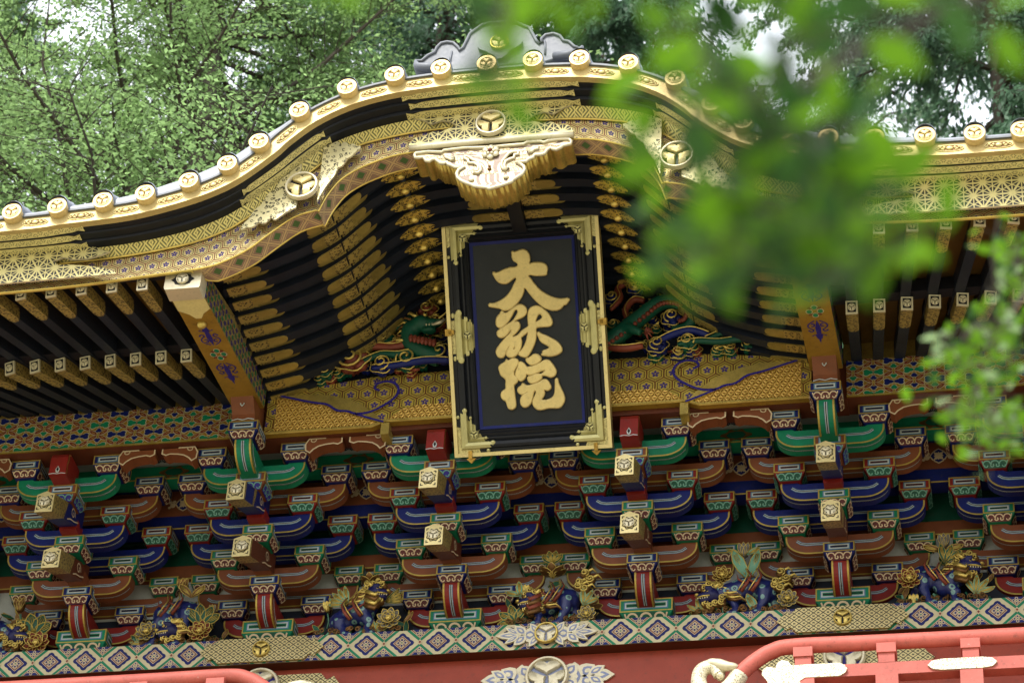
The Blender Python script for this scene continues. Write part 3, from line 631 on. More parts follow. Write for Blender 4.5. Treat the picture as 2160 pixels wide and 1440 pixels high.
def stub(color, y0, y1, z0, z1, w, round_top=False, seam=True):
    mb = MB()
    if round_top:
        poly = [(y0, z0), (y1, z0), (y1, z1 - .05), (y1 + .018, z1 - .015), (y1 + .05, z1), (y0, z1)]
    else: poly = [(y0, z0), (y1, z0), (y1 + .006, z1), (y0, z1)]
    mb.prism(poly, -w / 2, w / 2, 0, axis='x')
    if round_top:
        fr = fr_front(0, y1, z0)
        mb.flat([(0, .075), (-.016, .045), (-.012, .02), (0, .012), (.012, .02), (.016, .045)], fr, .002, 1)
        mb.flat([(0, .066), (-.010, .043), (0, .022), (.010, .043)], fr, .0035, 2)
        mb.ribbon([(-w / 2, .004), (-w / 4, .010), (0, .003), (w / 4, .010), (w / 2, .004)], .006, fr, .002, 1)
        for f2, sg in ((fr_right(w / 2, 0, 0), 1), (fr_left(-w / 2, 0, 0), -1)):
            mb.ribbon([(sg * y, z) for y, z in [(y1 + .05, z1 - .008), (y1 + .014, z1 - .03), (y1 + .022, z1 - .075), (y1 + .008, z1 - .12), (y1 + .02, z0 + .01)]], .007, f2, .002, 3)
    return mb.mesh('tie_stub', [color, 'white', 'ink', 'line'])
STUB1 = stub('brown', -.20, -.385, .040, .128, .125); STUB2 = stub('red', -.50, -.69, H_ + .040, H_ + .128, .13)
FIST = stub('red', -.80, -1.055, .532, .735, .13, True)

for ci, xc in CL.items():
    bs = empty('bracket_set', (xc, 0, -.37), gate)
    col = ci in (-1, 2)
    bs['label'] = 'stepped bracket set under a gilded gable beam' if col else 'stepped bracket set with red fist beam at its top'
    jr = random.Random(ci + 50)
    def P(name, me, x=0, y=0, z=0):
        j = lambda a: jr.uniform(-a, a)
        return put(name, me, bs, (xc + x + j(.003), y + j(.0025), z + j(.0015)), (j(.004), j(.006), j(.006)))
    P('base_block', BASEBLK, 0, -.075, -.252)
    for k in range(4):
        yc = -k * D_ + .111
        P('bracket_arm', ARM_S[k], 0, yc, k * H_ - .095)
        for sx in (-1, 1): P('bearing_block', BLK[S_BLK[k]], sx * A_, -k * D_, k * H_)
        if k < 3:
            P('bracket_arm', ARM_L[k], 0, yc, (k + 1) * H_ - .095)
            for sx in (-1, 1): P('bearing_block', BLK[L_BLK[k]], sx * B_, -k * D_, (k + 1) * H_)
            P('bearing_block', BLK[C_BLK[k]], 0, -(k + 1) * D_, k * H_)
            for j in range(k + 1, 4): P('bearing_block', BLK[L_BLK[k] if j == k + 1 else S_BLK[k]], 0, -k * D_, j * H_)
    P('forward_arm', FWD0)
    P('tie_stub', STUB1); P('tie_stub', STUB2)
    n1 = P('nose_beam', NOSE1[0], 0, -.90, -.105); n2 = P('nose_beam', NOSE2[0], 0, -1.19, .185)
    for q, cp in ((n1, NOSE1[1]), (n2, NOSE2[1])):
        loc = BASE[q.name]
        P('gilt_cap', cp, 0, loc.y - .002, loc.z); P('crest', NOSE_CREST, 0, loc.y - .008, loc.z)
    if col:
        P('forward_arm', FWD3); P('bearing_block', BLK['blue'], 0, -4 * D_, 3 * H_)
    else: P('tie_stub', FIST)

# ------------------------------------------------ tie beams, boards and ceiling strips between the steps
XL, XR = -5.6, 5.0
def long_box(name, y0, y1, z0, z1, m, edge=None, med=None):
    mb = MB(); mb.box(XL, XR, y0, y1, z0, z1, 0)
    if edge: mb.flat([(XL, 0), (XR, 0), (XR, .012), (XL, .012)], fr_front(0, y0, z0), .002, 1)
    return put(name, mb.mesh(name, [m, 'line']), gate)
for k, (fc, uc) in enumerate((('brown', 'darkred'), ('blue', 'blue'), ('green', 'dkgreen'))):
    yc = -k * D_ + .111
    long_box('tie_beam', yc - .066, yc + .066, (k + 2) * H_ - .2085, (k + 2) * H_ - .089, fc, True)
# vertical boards above each tie beam
bd = [('darkgreen_board', .07, 2 * H_ - .089, 4 * H_, 'dkgreen'), ('brown_board', -D_ + .062, 3 * H_ - .089, 4.4 * H_, 'brown'), ('white_board', -2 * D_ + .07, 4 * H_ - .089, 4.6 * H_, 'plaster')]
for nm, y, z0, z1, m in bd: long_box('infill_board', y - .01, y + .01, z0, z1, m)
long_box('plaster_wall', .085, .115, -.03, 2 * H_ - .21, 'plaster'); long_box('dark_panel', .086, .114, -.42, -.03, 'rib')
for k in range(3):                      # little slanted ceilings between planes
    y0, y1 = -(k + 1) * D_ + .178, -k * D_ + .044
    mb = MB(); z = (k + 3) * H_ - .105
    mb.box(XL, XR, y0, y1, z, z + .012, 0)
    put('bracket_soffit', mb.mesh('bracket_soffit', [('dkgreen', 'blue', 'dkgreen')[k]]), gate)
# painted lotus medallions on the brown boards, green lozenges on the green tie beam
def lotus(mb, fr, s=1.0):
    for sg in (-1, 1):
        for (x, z, r) in ((.085, -.01, .022), (.105, .018, .016), (.075, .022, .014), (.11, -.028, .012)):
            mb.flat([(sg * (x + r * math.cos(t)) * s, (z + r * math.sin(t)) * s) for t in [k * PI / 5 for k in range(10)]], fr, .003, 2)
    def petal(a, r0, r1, w, m, off):
        e = Vector((math.cos(a), math.sin(a))); q = Vector((-e.y, e.x))
        mb.flat([tuple((e * (r0 + (r1 - r0) * t) + q * w * b) * s) for t, b in ((0, 0), (.3, .8), (.65, 1), (1, 0), (.65, -1), (.3, -.8))], fr, off, m)
    for k in range(4): petal(k * PI / 2, .0, .068, .038, 2, .0035)
    for k in range(4): petal(k * PI / 2, .004, .058, .029, 1, .005)
    for k in range(4): petal(k * PI / 2 + PI / 4, .0, .045, .012, 2, .0055)
    for k in range(4): petal(k * PI / 2, .004, .036, .008, 2, .0065)
mids = [(CL[i] + CL[i + 1]) / 2 for i in range(-3, 3)]
mb = MB(); mg = MB()
LB = MB(); lotus(LB, fr_front(0, 0, 0)); LOTUS = LB.mesh('lotus_medallion', ['brown', 'blue', 'pink'])
LB = MB(); fr = fr_front(0, 0, 0)
LB.flat([(.10 * (1 + .18 * math.cos(4 * t)) * math.cos(t), .05 * (1 + .2 * math.cos(6 * t)) * math.sin(t)) for t in [k * PI / 16 for k in range(32)]], fr, .0025, 0)
LB.flat([(.072 * math.cos(t), .034 * math.sin(t)) for t in [k * PI / 4 for k in range(8)]], fr, .004, 1); KNOT = LB.mesh('gilt_lozenge', ['umber', 'dkgreen'])
for x in mids:
    put('lotus_medallion', LOTUS, gate, (x, -D_ + .050, 3 * H_ + .025))
    put('gilt_lozenge', KNOT, gate, (x, -2 * D_ + .043, 4 * H_ - .145))
# carved cloud brackets under the purlin
def cloud_bracket():
    prof = [(.03, -.004), (.15, 0), (.275, 0), (.30, -.045), (.295, -.10), (.262, -.122), (.24, -.095), (.20, -.068), (.15, -.056), (.09, -.05), (.06, -.06), (.03, -.045)]
    mb = MB()
    for sg in (-1, 1):
        pl = [(sg * x, z) for x, z in prof]; pl = pl if sg < 0 else pl[::-1]
        mb.prism(pl, -.05, .06, 0)
        mb.ribbon([(sg * x, z) for x, z in prof[1:] + prof[:1]], .011, fr_front(0, -.05, 0), .002, 1)
        c = [(sg * (.245 + .026 * (1 - k / 14) * math.cos(2.6 + k * .6)), -.012 - .0 + .024 * (1 - k / 14) * math.sin(2.6 + k * .6)) for k in range(11)]
        mb.ribbon(c, .008, fr_front(0, -.05, 0), .003, 1)
    for a in range(-3, 4):
        t = a * .38; mb.ribbon([(math.sin(t) * .02, -.055 + .01 * math.cos(t)), (math.sin(t) * .05, -.052 + .028 * math.cos(t))], .009, fr_front(0, .05, 0), .0, 2)
    return mb.mesh('cloud_bracket', ['brown', 'pink', 'ink'])
CB = cloud_bracket()
for x in mids: put('cloud_bracket', CB, gate, (x, -.90, .772))

# ------------------------------------------------ purlin with flower lozenges (outer bays)
PZ0, PZ1, PY = .785, 1.115, -1.0
def ell(cx, cz, a, b, rot, n=10):
    c, s = math.cos(rot), math.sin(rot)
    return [(cx + a * math.cos(t) * c - b * math.sin(t) * s, cz + a * math.cos(t) * s + b * math.sin(t) * c) for t in [2 * PI * k / n for k in range(n)]]
def trefoil(cx, cz, r, rot, k=1.0):
    out = []
    for i in range(18):
        t = 2 * PI * i / 18; rr = r * (.62 + .38 * abs(math.cos(1.5 * t))) * k
        out.append((cx + rr * math.cos(t + rot), cz + rr * .78 * math.sin(t + rot)))
    return out
def clip_poly(poly, z0, z1):
    for sgn, lim in ((1, z0), (-1, -z1)):
        out = []
        for i in range(len(poly)):
            a, b = poly[i], poly[(i + 1) % len(poly)]; ia, ib = sgn * a[1] >= lim, sgn * b[1] >= lim
            if ia: out.append(a)
            if ia != ib:
                t = (sgn * lim - a[1]) / (b[1] - a[1]); out.append((a[0] + (b[0] - a[0]) * t, sgn * lim))
        poly = out
        if len(poly) < 3: return None
    return poly
def flower_panel(x0, x1):
    mb = MB(); mb.box(x0, x1, PY, -.80, PZ0, PZ1, 0); mb.f[-6:]; fr = fr_front(0, PY, 0)
    def pf(poly, off, m):
        q = [(min(max(p[0], x0), x1), p[1]) for p in poly]; q = clip_poly(q, PZ0 + .004, PZ1 - .002)
        if q: mb.flat(q, fr, off, m)
    dx, dz = .286, .0935
    for r in range(-1, 6):
        z = PZ0 + .02 + r * dz; xo = (dx / 2 if r % 2 else 0); c = 3 if r % 2 else 2
        k = math.floor(x0 / dx) - 1
        while k * dx + xo < x1 + .1:
            x = k * dx + xo; k += 1
            if x < x0 - .13 or x > x1 + .13: continue
            for sx in (-1, 1):
                pf(trefoil(x + sx * .102, z, .047, 0 if sx > 0 else PI), .0015, 4); pf(trefoil(x + sx * .102, z, .047, 0 if sx > 0 else PI, .80), .003, c)
                pf(trefoil(x, z + sx * .043, .034, sx * PI / 2), .0015, 4); pf(trefoil(x, z + sx * .043, .034, sx * PI / 2, .78), .003, c)
            for sx in (-1, 1):
                for sz in (-1, 1):
                    rot = sx * sz * .55
                    pf(ell(x + sx * .039, z + sz * .024, .040, .0185, rot), .0045, 4); pf(ell(x + sx * .039, z + sz * .024, .035, .0140, rot), .006, 1); pf(ell(x + sx * .036, z + sz * .022, .018, .003, rot, 6), .0075, 5)
            pf(ell(x, z, .013, .011, 0, 8), .0075, 5)
    mb.flat([(x0, PZ0), (x1, PZ0), (x1, PZ0 + .012), (x0, PZ0 + .012)], fr, .009, 5)
    mb.flat([(x0, -.2), (x1, -.2), (x1, -.0), (x0, -.0)], (Vector((0, -.8, PZ0)), FX, Vector((0, 1, 0)), Vector((0, 0, -1))), .002, 6)
    return mb.mesh('flower_purlin', ['amber', 'rose', 'green', 'blue', 'white_gold', 'gold', 'darkred'])
M['frz'] = M['amber']
put('flower_purlin', flower_panel(XL, -2.24), gate); put('flower_purlin', flower_panel(2.24, XR), gate)

# ------------------------------------------------ gold rainbow beam of the centre bay
def uvquad(mb, pts_bottom, pts_top, m, y, uvs=True):
    n = len(pts_bottom); vs = [(x, y, z) for x, z in pts_bottom] + [(x, y, z) for x, z in pts_top]
    mb.add(vs, [(i, i + 1, n + i + 1, n + i) for i in range(n - 1)], m, [(x, z) for x, z in pts_bottom] + [(x, z) for x, z in pts_top])
BY = -1.04; BZ0 = .782
def beam_top(x): return 1.245 - .030 * (x / 1.9) ** 2 - .075 * max(0, (abs(x) - 1.2) / .75)
mb = MB(); xs = [-1.998 + 3.996 * k / 40 for k in range(41)]
def arch(x): a = abs(x); return BZ0 + (.035 if a < 1.12 else .0)
uvquad(mb, [(x, arch(x)) for x in xs], [(x, beam_top(x)) for x in xs], 0, BY)
vs = []
for x in xs: vs += [(x, BY, beam_top(x)), (x, -.80, beam_top(x)), (x, BY, arch(x)), (x, -.80, arch(x))]
mb.add(vs, [(4 * i, 4 * i + 1, 4 * i + 5, 4 * i + 4) for i in range(40)], 1); mb.add(vs, [(4 * i + 2, 4 * i + 6, 4 * i + 7, 4 * i + 3) for i in range(40)], 1)
rb = put('rainbow_beam', mb.mesh('rainbow_beam', ['hexbeam', 'amber']), gate)
mb = MB()
# star panels with scalloped ends: two outer, one long lower centre
for sg in (-1, 1):
    up = [(1.17, .83), (1.24, .85), (1.30, .91), (1.40, .93), (1.50, .985), (1.62, 1.03), (1.78, 1.075), (1.925, 1.09)]
    a = sorted([(sg * x, z) for x, z in up]); uvquad(mb, [(x, BZ0 + .004) for x, z in a], a, 0, BY - .008)
cen = [(-1.08, .835), (-1.03, .87), (-.97, .92), (-.85, .945), (.85, .945), (.97, .92), (1.03, .87), (1.08, .835)]
uvquad(mb, [(x, .83) for x, z in cen], cen, 0, BY - .008)
put('star_panel', mb.mesh('star_panel', ['star']), rb)
def sm2(P): return [(v.x, v.z) for v in smooth_path([(a, 0, b) for a, b in P], 4)]
for sg in (-1, 1):              # leaf-shaped tusk scroll with its curl
    mb = MB()
    leaf = [(1.10, .79), (1.17, .88), (1.26, .955), (1.36, 1.02), (1.50, 1.07), (1.66, 1.098), (1.92, 1.10), (1.78, 1.06), (1.66, 1.03), (1.54, 1.0), (1.46, .94), (1.38, .925), (1.32, .90), (1.24, .84), (1.17, .815)]
    pl = [(sg * x, z) for x, z in leaf]; pl = pl if sg > 0 else pl[::-1]
    mb.prism(pl[::-1], BY - .022, BY, 0)
    mb.ribbon(sm2([(sg * x, z) for x, z in [(1.90, 1.098), (1.66, 1.022), (1.54, .992), (1.46, .932), (1.38, .917), (1.31, .89), (1.20, .90), (1.06, .985), (1.01, 1.06), (1.03, 1.13), (1.10, 1.165), (1.17, 1.15), (1.19, 1.11), (1.15, 1.085)]]), .018, fr_front(0, BY, 0), .026, 1)
    mb.ribbon(sm2([(sg * x, z) for x, z in [(1.31, .90), (1.20, .915), (1.075, .995), (1.03, 1.06), (1.05, 1.12), (1.10, 1.148), (1.16, 1.135)]]), .010, fr_front(0, BY, 0), .028, 2)
    mb.ribbon([(sg * x, z) for x, z in [(1.32, .888), (1.18, .83), (1.10, .80)]], .016, fr_front(0, BY, 0), .026, 1)
    put('tusk_scroll', mb.mesh('tusk_scroll', ['gold', 'violet', 'line']), rb)
mb = MB(); mb.tube([(x, BY - .004, .782 + (.04 if abs(x) < 1.1 else 0)) for x in xs], .012, 0, 6)
mb.box(-1.12, -1.06, BY - .012, -.9, .70, .80, 0); mb.box(1.06, 1.12, BY - .012, -.9, .70, .80, 0)
put('gilt_edge', mb.mesh('gilt_edge', ['gold', 'violet']), rb)
mb = MB(); mb.box(-2.24, 2.24, -.98, -.80, .775, 1.1, 0); put('purlin_core', mb.mesh('purlin_core', ['darkred']), gate)

mb = MB(); mb.box(XL, XR, -.80, -.72, 1.02, 1.38, 0); put('eave_core', mb.mesh('eave_core', ['rib']), gate)

# ------------------------------------------------ plate beam with diamonds, red head beam, wall below
DY, DZ0, DZ1 = -.136, -.610, -.398
def plate_beam():
    mb = MB(); mb.box(XL, XR, DY, .36, DZ0, DZ1, 0); fr = fr_front(0, DY, 0); zc = (DZ0 + DZ1) / 2; per = .2655; hh = (DZ1 - DZ0) / 2
    def pf(poly, off, m):
        q = clip_poly(poly, DZ0, DZ1)
        if q: mb.flat(q, fr, off, m)
    def dia(x, z, a, b, off, m, jag=0):
        pts = []
        n = 6
        C = [(a, 0), (0, b), (-a, 0), (0, -b)]
        for i in range(4):
            p, q = C[i], C[(i + 1) % 4]
            for k in range(n):
                t = k / n; s = 1 + (jag if k % 2 else -jag) if jag else 1
                pts.append((x + (p[0] + (q[0] - p[0]) * t) * s, z + (p[1] + (q[1] - p[1]) * t) * s))
        pf(pts, off, m)
    def rosette(x, z, s, off):
        for k in range(4):
            a = k * PI / 2; pf(ell(x + .026 * s * math.cos(a), z + .024 * s * math.sin(a), .016 * s, .016 * s, 0, 8), off, 4); pf(ell(x + .026 * s * math.cos(a), z + .024 * s * math.sin(a), .009 * s, .009 * s, 0, 6), off + .001, 1)
        pf(ell(x, z, .014 * s, .013 * s, 0, 8), off + .001, 4); pf(ell(x, z, .007 * s, .006 * s, 0, 6), off + .002, 2)
    k0 = int(XL / per) - 1
    for k in range(k0, int(XR / per) + 2):
        x = k * per + .0
        dia(x, zc, .094, .090, .0015, 1, .045); dia(x, zc, .066, .063, .003, 4); dia(x, zc, .060, .057, .004, 3); dia(x, zc, .051, .048, .005, 4); dia(x, zc, .046, .043, .006, 1)
        rosette(x, zc, 1.0, .007)
        xm = x + per / 2
        for sg in (-1, 1):
            ze = zc + sg * hh
            dia(xm, ze, .106, .102, .0015, 2); dia(xm, ze, .078, .075, .003, 4); dia(xm, ze, .071, .068, .004, 3); dia(xm, ze, .062, .059, .005, 4); dia(xm, ze, .056, .053, .006, 1)
            rosette(xm, zc + sg * (hh - .032), .8, .007)
        dia(xm, zc, .020, .024, .0075, 4); dia(xm, zc, .010, .012, .0085, 3)
    mb.flat([(XL, 0), (XR, 0), (XR, .5), (XL, .5)], (Vector((0, DY, DZ0)), FX, Vector((0, 1, 0)), Vector((0, 0, -1))), .002, 5)
    return mb.mesh('plate_beam', ['creamp', 'blue', 'green', 'rose', 'pink', 'darkred'])
pb = put('plate_beam', plate_beam(), gate)
def ragged_plate(L, h, y, m, back='gold'):
    """gilt fitting with scalloped, pierced ends, centred on x=0,z=0"""
    e = L / 2
    P = [(e * .70, h), (e * .78, h * .55), (e * .86, h * .78), (e * .92, h * .35), (e, 0)]
    right = P + [(x, -z) for x, z in reversed(P[:-1])]
    poly = right + [(-x, -z) for x, z in right]
    mb = MB(); mb.prism(poly[::-1], y, y + .012, 1); n = len(poly)
    mb.add([(x, y - .001, z) for x, z in poly], [tuple(range(n))[::-1]], 0, [(x, z) for x, z in poly])
    return mb.mesh('gilt_fitting', [m, back])
PF = ragged_plate(.93, .100, 0, 'lozenge')
for x in (-2.105, 2.11, -4.97):
    put('gilt_fitting', PF, pb, (x, DY - .022, (DZ0 + DZ1) / 2)); put('crest', crest(.066, 'gold', 'black', 'gold'), pb, (x, DY - .024, (DZ0 + DZ1) / 2))
def palm_wings(R, reach, h):
    """white palmette leaves either side of a crest"""
    mb = MB()
    out = []; fr = fr_front(0, 0, 0)
    def leafp(cx, cz, L, w, a, off=.004, m=0, inner=True):
        nonlocal mb
        e = Vector((math.cos(a), math.sin(a))); q = Vector((-e.y, e.x))
        sh = ((0, 0), (.18, .7), (.45, 1), (.72, .72), (1, 0), (.72, -.72), (.45, -1), (.18, -.7))
        P = [(cx + e.x * L * t + q.x * w * b, cz + e.y * L * t + q.y * w * b) for t, b in sh]
        mb.prism(P[::-1], -off - .006, 0, m)
        if inner:
            P2 = [(cx + e.x * L * (.16 + .66 * t) + q.x * w * .55 * b, cz + e.y * L * (.16 + .66 * t) + q.y * w * .55 * b) for t, b in sh]
            mb.flat(P2, fr, off + .0075, 1); P3 = [(cx + e.x * L * (.30 + .36 * t) + q.x * w * .25 * b, cz + e.y * L * (.30 + .36 * t) + q.y * w * .25 * b) for t, b in sh]
            mb.flat(P3, fr, off + .009, 0)
    for sg in (1, -1):
        mb = MB()
        A = 0 if sg > 0 else PI
        def lf(t, z, L, w, da, o): leafp(sg * t, z, L, w, A + sg * da, o)
        u = reach
        lf(R * .8, 0, u * .45, h * .62, 0, .002); lf(R * .85, h * .05, u * .38, h * .28, .95, .006); lf(R * .85, -h * .05, u * .38, h * .28, -.95, .006)
        lf(R + u * .26, 0, u * .40, h * .36, .75, .008); lf(R + u * .26, 0, u * .40, h * .36, -.75, .008)
        lf(R + u * .38, 0, u * .62, h * .30, 0, .010); lf(R + u * .42, h * .02, u * .42, h * .20, .55, .012); lf(R + u * .42, -h * .02, u * .42, h * .20, -.55, .012)
        out.append(mb.mesh('palmette', ['white_gold', 'paleblue']))
    return out
[put('palmette', q, pb, (0, DY - .012, -.505)) for q in palm_wings(.07, .30, .105)]; put('crest', crest(.086, 'gold', 'paleblue', 'white_gold'), pb, (0, DY - .03, -.505))
WY = -.03
mb = MB(); mb.box(XL, XR, WY, .3, -1.06, DZ0, 0); hb = put('head_beam', mb.mesh('head_beam', ['wallred']), gate)
[put('palmette', q, hb, (0, WY - .004, -.80)) for q in palm_wings(.155, .33, .20)]; put('crest', crest(.158, 'white_gold', 'paleblue', 'white_gold'), hb, (0, WY - .02, -.80))
HF = ragged_plate(1.25, .13, 0, 'lozenge', 'pale')
for x in (-2.105, 2.11):
    put('gilt_fitting', HF, hb, (x, WY - .03, -.80)); put('crest', crest(.15, 'white_gold', 'violet', 'white_gold'), hb, (x, WY - .05, -.78))
mb = MB(); mb.box(XL, XR, .06, .26, -2.75, -1.063, 0)
wl = put('upper_wall', mb.mesh('upper_wall', ['wallred']), gate)
for x in CL.values():
    if abs(x) > 1.5:
        mb = MB(); mb.tube([(0, 0, -2.75), (0, 0, -1.063)], .16, 0, 16); put('column', shade_auto(mb.mesh('column', ['wallred'])), gate, (x, .02, 0))
mb = MB(); mb.box(XL, XR, -1.75, .06, -2.9, -2.75, 0); put('balcony_floor', mb.mesh('balcony_floor', ['darkred']), gate)
mb = MB(); mb.box(XL + .3, XR - .3, .1, 5.2, GZ, -2.905, 0); put('lower_wall', mb.mesh('lower_wall', ['wallred']), gate)
for x in (-4.9, -2.1, 2.1, 4.3):
    mb = MB(); mb.tube([(0, 0, GZ), (0, 0, -2.905)], .2, 0, 16); put('column', shade_auto(mb.mesh('column', ['wallred'])), gate, (x, -.15, 0))

# ================================================================== CURVED GABLE AND EAVES
RIM = smooth_tab([(0, 1.735), (.30, 1.735), (.53, 1.722), (.71, 1.70), (.91, 1.625), (1.05, 1.53), (1.13, 1.41), (1.175, 1.30)], 4)[:-1] + [(1.19, 1.248)] + \
      smooth_tab([(1.205, 1.262), (1.36, 1.215), (1.53, 1.075), (1.65, .965), (1.80, .875), (1.97, .822), (2.39, .790), (2.83, .757), (3.3, .742), (4.2, .742), (5.6, .742)], 4)
TOPQ = smooth_tab([(0, 1.987), (.32, 1.985), (.62, 1.972), (.92, 1.905), (1.157, 1.805), (1.28, 1.705), (1.50, 1.49), (1.765, 1.27), (1.98, 1.16), (2.195, 1.098), (2.53, 1.047), (2.89, 1.03), (3.4, 1.02), (5.6, 1.02)], 4)
STRIP = smooth_tab([(0, 2.039), (.36, 2.033), (.70, 2.0), (.97, 1.925), (1.19, 1.806), (1.36, 1.655), (1.46, 1.54), (1.68, 1.345), (1.88, 1.233), (2.124, 1.152), (2.45, 1.083), (2.9, 1.055), (3.35, 1.032), (5.6, 1.025)], 4)
CEIL = smooth_tab([(0, 1.865), (.40, 1.86), (.73, 1.80), (.95, 1.66), (1.17, 1.43), (1.36, 1.30), (1.53, 1.22), (1.75, 1.14), (2.10, 1.06)], 4)
GXL, GXR = -5.6, 5.0
def line_pts(tab, x0=GXL, x1=GXR, off=0.0, step=.06, extra=()):
    xs = set(); x = x0
    while x < x1: xs.add(round(x, 4)); x += step
    xs.add(x1)
    for e in extra:
        for s in (-1, 1):
            if x0 <= s * e <= x1: xs.add(s * e)
    xs = sorted(xs)
    return [(x, interp(tab, x) + off) for x in xs]
def resample(tab, n_off=0):
    """full two-sided polyline of a one-sided table, cropped"""
    P = [(-x, z) for x, z in reversed(tab) if x > 0 and -x >= GXL] + [(x, z) for x, z in tab if x <= GXR]
    return P
def arc_u(P):
    u = [0]
    for a, b in zip(P, P[1:]): u.append(u[-1] + math.hypot(b[0] - a[0], b[1] - a[1]))
    i0 = min(range(len(P)), key=lambda i: abs(P[i][0])); return [q - u[i0] for q in u]
def normals(P):
    out = []
    for i in range(len(P)):
        a, b = P[max(0, i - 1)], P[min(len(P) - 1, i + 1)]; t = Vector((b[0] - a[0], b[1] - a[1])).normalized(); out.append((-t.y, t.x))
    return out
def sheet(mb, A, B, yA, yB, m, uA=None, v0=0, v1=None):
    """strip between polylines A and B (x,z) at depths yA, yB, uv = arc length, height"""
    n = len(A); u = uA or arc_u(A)
    vs = [(x, yA, z) for x, z in A] + [(x, yB, z) for x, z in B]
    if v1 is None: v1 = .2
    vv = v1 if isinstance(v1, list) else [v1] * n
    mb.add(vs, [(i, i + 1, n + i + 1, n + i) for i in range(n - 1)], m, [(q, v0) for q in u] + [(q, k) for q, k in zip(u, vv)])

R2 = resample(RIM)
def yb_(x): return lerp(-2.72, -2.868, min(1, max(0, (abs(x) - 1.96) / .06)))
def q_above(x, t): return interp(RIM, x) * (1 - t) + interp(TOPQ, x) * t
gable = empty('gable_board', (0, -2.9, 1.8), gate)
U = arc_u(R2)
# hexagon band: rises from the rim; the cusps are filled up to a smooth line
def smooth_mid(x):
    return lerp(interp([(0, 1.735), (.91, 1.625), (1.19, 1.42), (1.53, 1.10), (1.8, .89), (2.0, .82), (2.4, .79), (2.83, .757), (3.3, .742), (5.6, .742)], x), interp(TOPQ, x), .74)
MIDP = [(x, max(smooth_mid(x), interp(RIM, x) + .07)) for x, _ in R2]
TOPP = [(x, interp(TOPQ, x)) for x, _ in R2]
mb = MB(); sheet(mb, R2, MIDP, -2.90, -2.90, 0, U, 0, [(b[1] - a[1]) for a, b in zip(R2, MIDP)])
put('hexagon_band', mb.mesh('hexagon_band', ['hex']), gable)
mb = MB(); sheet(mb, MIDP, TOPP, -2.912, -2.965, 0, U, 0, [(b[1] - a[1]) for a, b in zip(MIDP, TOPP)])
put('weave_band', mb.mesh('weave_band', ['weave']), gable)
mb = MB(); mb.tube([(x, -2.915, z) for x, z in MIDP], .009, 0, 6); mb.tube([(x, -2.903, z + .002) for x, z in R2], .008, 0, 8)
mb.tube([(x, yb_(x), z + .022) for x, z in R2], .008, 0, 6)
put('gilt_edge', mb.mesh('gilt_edge', ['gold'], True), gable)
NB = normals(R2)
mb = MB(); BK = [(x, z + .022) for x, z in R2]
n = len(R2)
mb.add([(x, yb_(x), z) for x, z in BK] + [(x, -2.90, z) for x, z in R2], [(i, i + 1, n + i + 1, n + i) for i in range(n - 1)], 0, [(u, 0) for u in U] + [(u, 2.90 + yb_(x)) for u, (x, z) in zip(U, R2)])
mb.add([(x, yb_(x) + .005, z) for x, z in BK] + [(x, yb_(x) + .005, z + .25) for x, z in BK], [(i, i + 1, n + i + 1, n + i) for i in range(n - 1)], 1)
put('gable_soffit', mb.mesh('gable_soffit', ['lattice', 'black']), gable)
# stepped black mouldings above
S2 = resample(STRIP); QQ = [(x, interp(TOPQ, x)) for x, _ in S2]; US = arc_u(S2)
def mix_line(t, off=0.0): return [(a[0], a[1] * (1 - t) + b[1] * t + off) for a, b in zip(QQ, S2)]
mb = MB()
sheet(mb, mix_line(0, -.004), mix_line(0, -.004), -2.955, -3.03, 0, US)
sheet(mb, mix_line(0, -.004), mix_line(.45), -3.03, -3.035, 0, US)
sheet(mb, mix_line(.45), mix_line(.5), -3.035, -3.10, 0, US)
sheet(mb, mix_line(.5), mix_line(.95), -3.10, -3.105, 0, US)
sheet(mb, mix_line(.95), mix_line(1.0, .004), -3.105, -3.19, 0, US)
put('eave_moulding', mb.mesh('eave_moulding', ['black']), gable)
# pierced gilt fittings on the mouldings
def fitting_band(name, x0, x1, ta, tb, ya, yb, mt, rag=.05, off=-.006):
    n = 26; mb = MB(); us = []; A = []; B = []
    for k in range(n + 1):
        x = x0 + (x1 - x0) * k / n
        e = min(k, n - k) / n
        q = interp(TOPQ, x); s = interp(STRIP, x)
        za, zb = q * (1 - ta) + s * ta, q * (1 - tb) + s * tb
        w = 1.0 if e > .10 else (.35 + .65 * abs(math.cos(e / .10 * PI * 1.5)))
        mid = (za + zb) / 2; ym = (ya + yb) / 2
        A.append((x, mid + (za - mid) * w + off, ym + (ya - ym) * w - .006)); B.append((x, mid + (zb - mid) * w + off, ym + (yb - ym) * w - .006))
        us.append(x if not us else us[-1] + math.hypot(A[-1][0] - A[-2][0], A[-1][1] - A[-2][1]))
    W = math.hypot(yb - ya, .02)
    vs = [(p[0], p[2], p[1]) for p in A] + [(p[0], p[2], p[1]) for p in B] + [(p[0], p[2] + .004, p[1] + .012) for p in A] + [(p[0], p[2] + .004, p[1] + .012) for p in B]
    n1 = n + 1
    mb.add(vs[:2 * n1], [(i, i + 1, n1 + i + 1, n1 + i) for i in range(n)], 0, [(u, 0) for u in us] + [(u, W) for u in us])
    mb.add(vs, [(i, 2 * n1 + i, 2 * n1 + i + 1, i + 1) for i in range(n)] + [(n1 + i, n1 + i + 1, 3 * n1 + i + 1, 3 * n1 + i) for i in range(n)], 1)
    put(name, mb.mesh(name, [mt, 'gold']), gable)
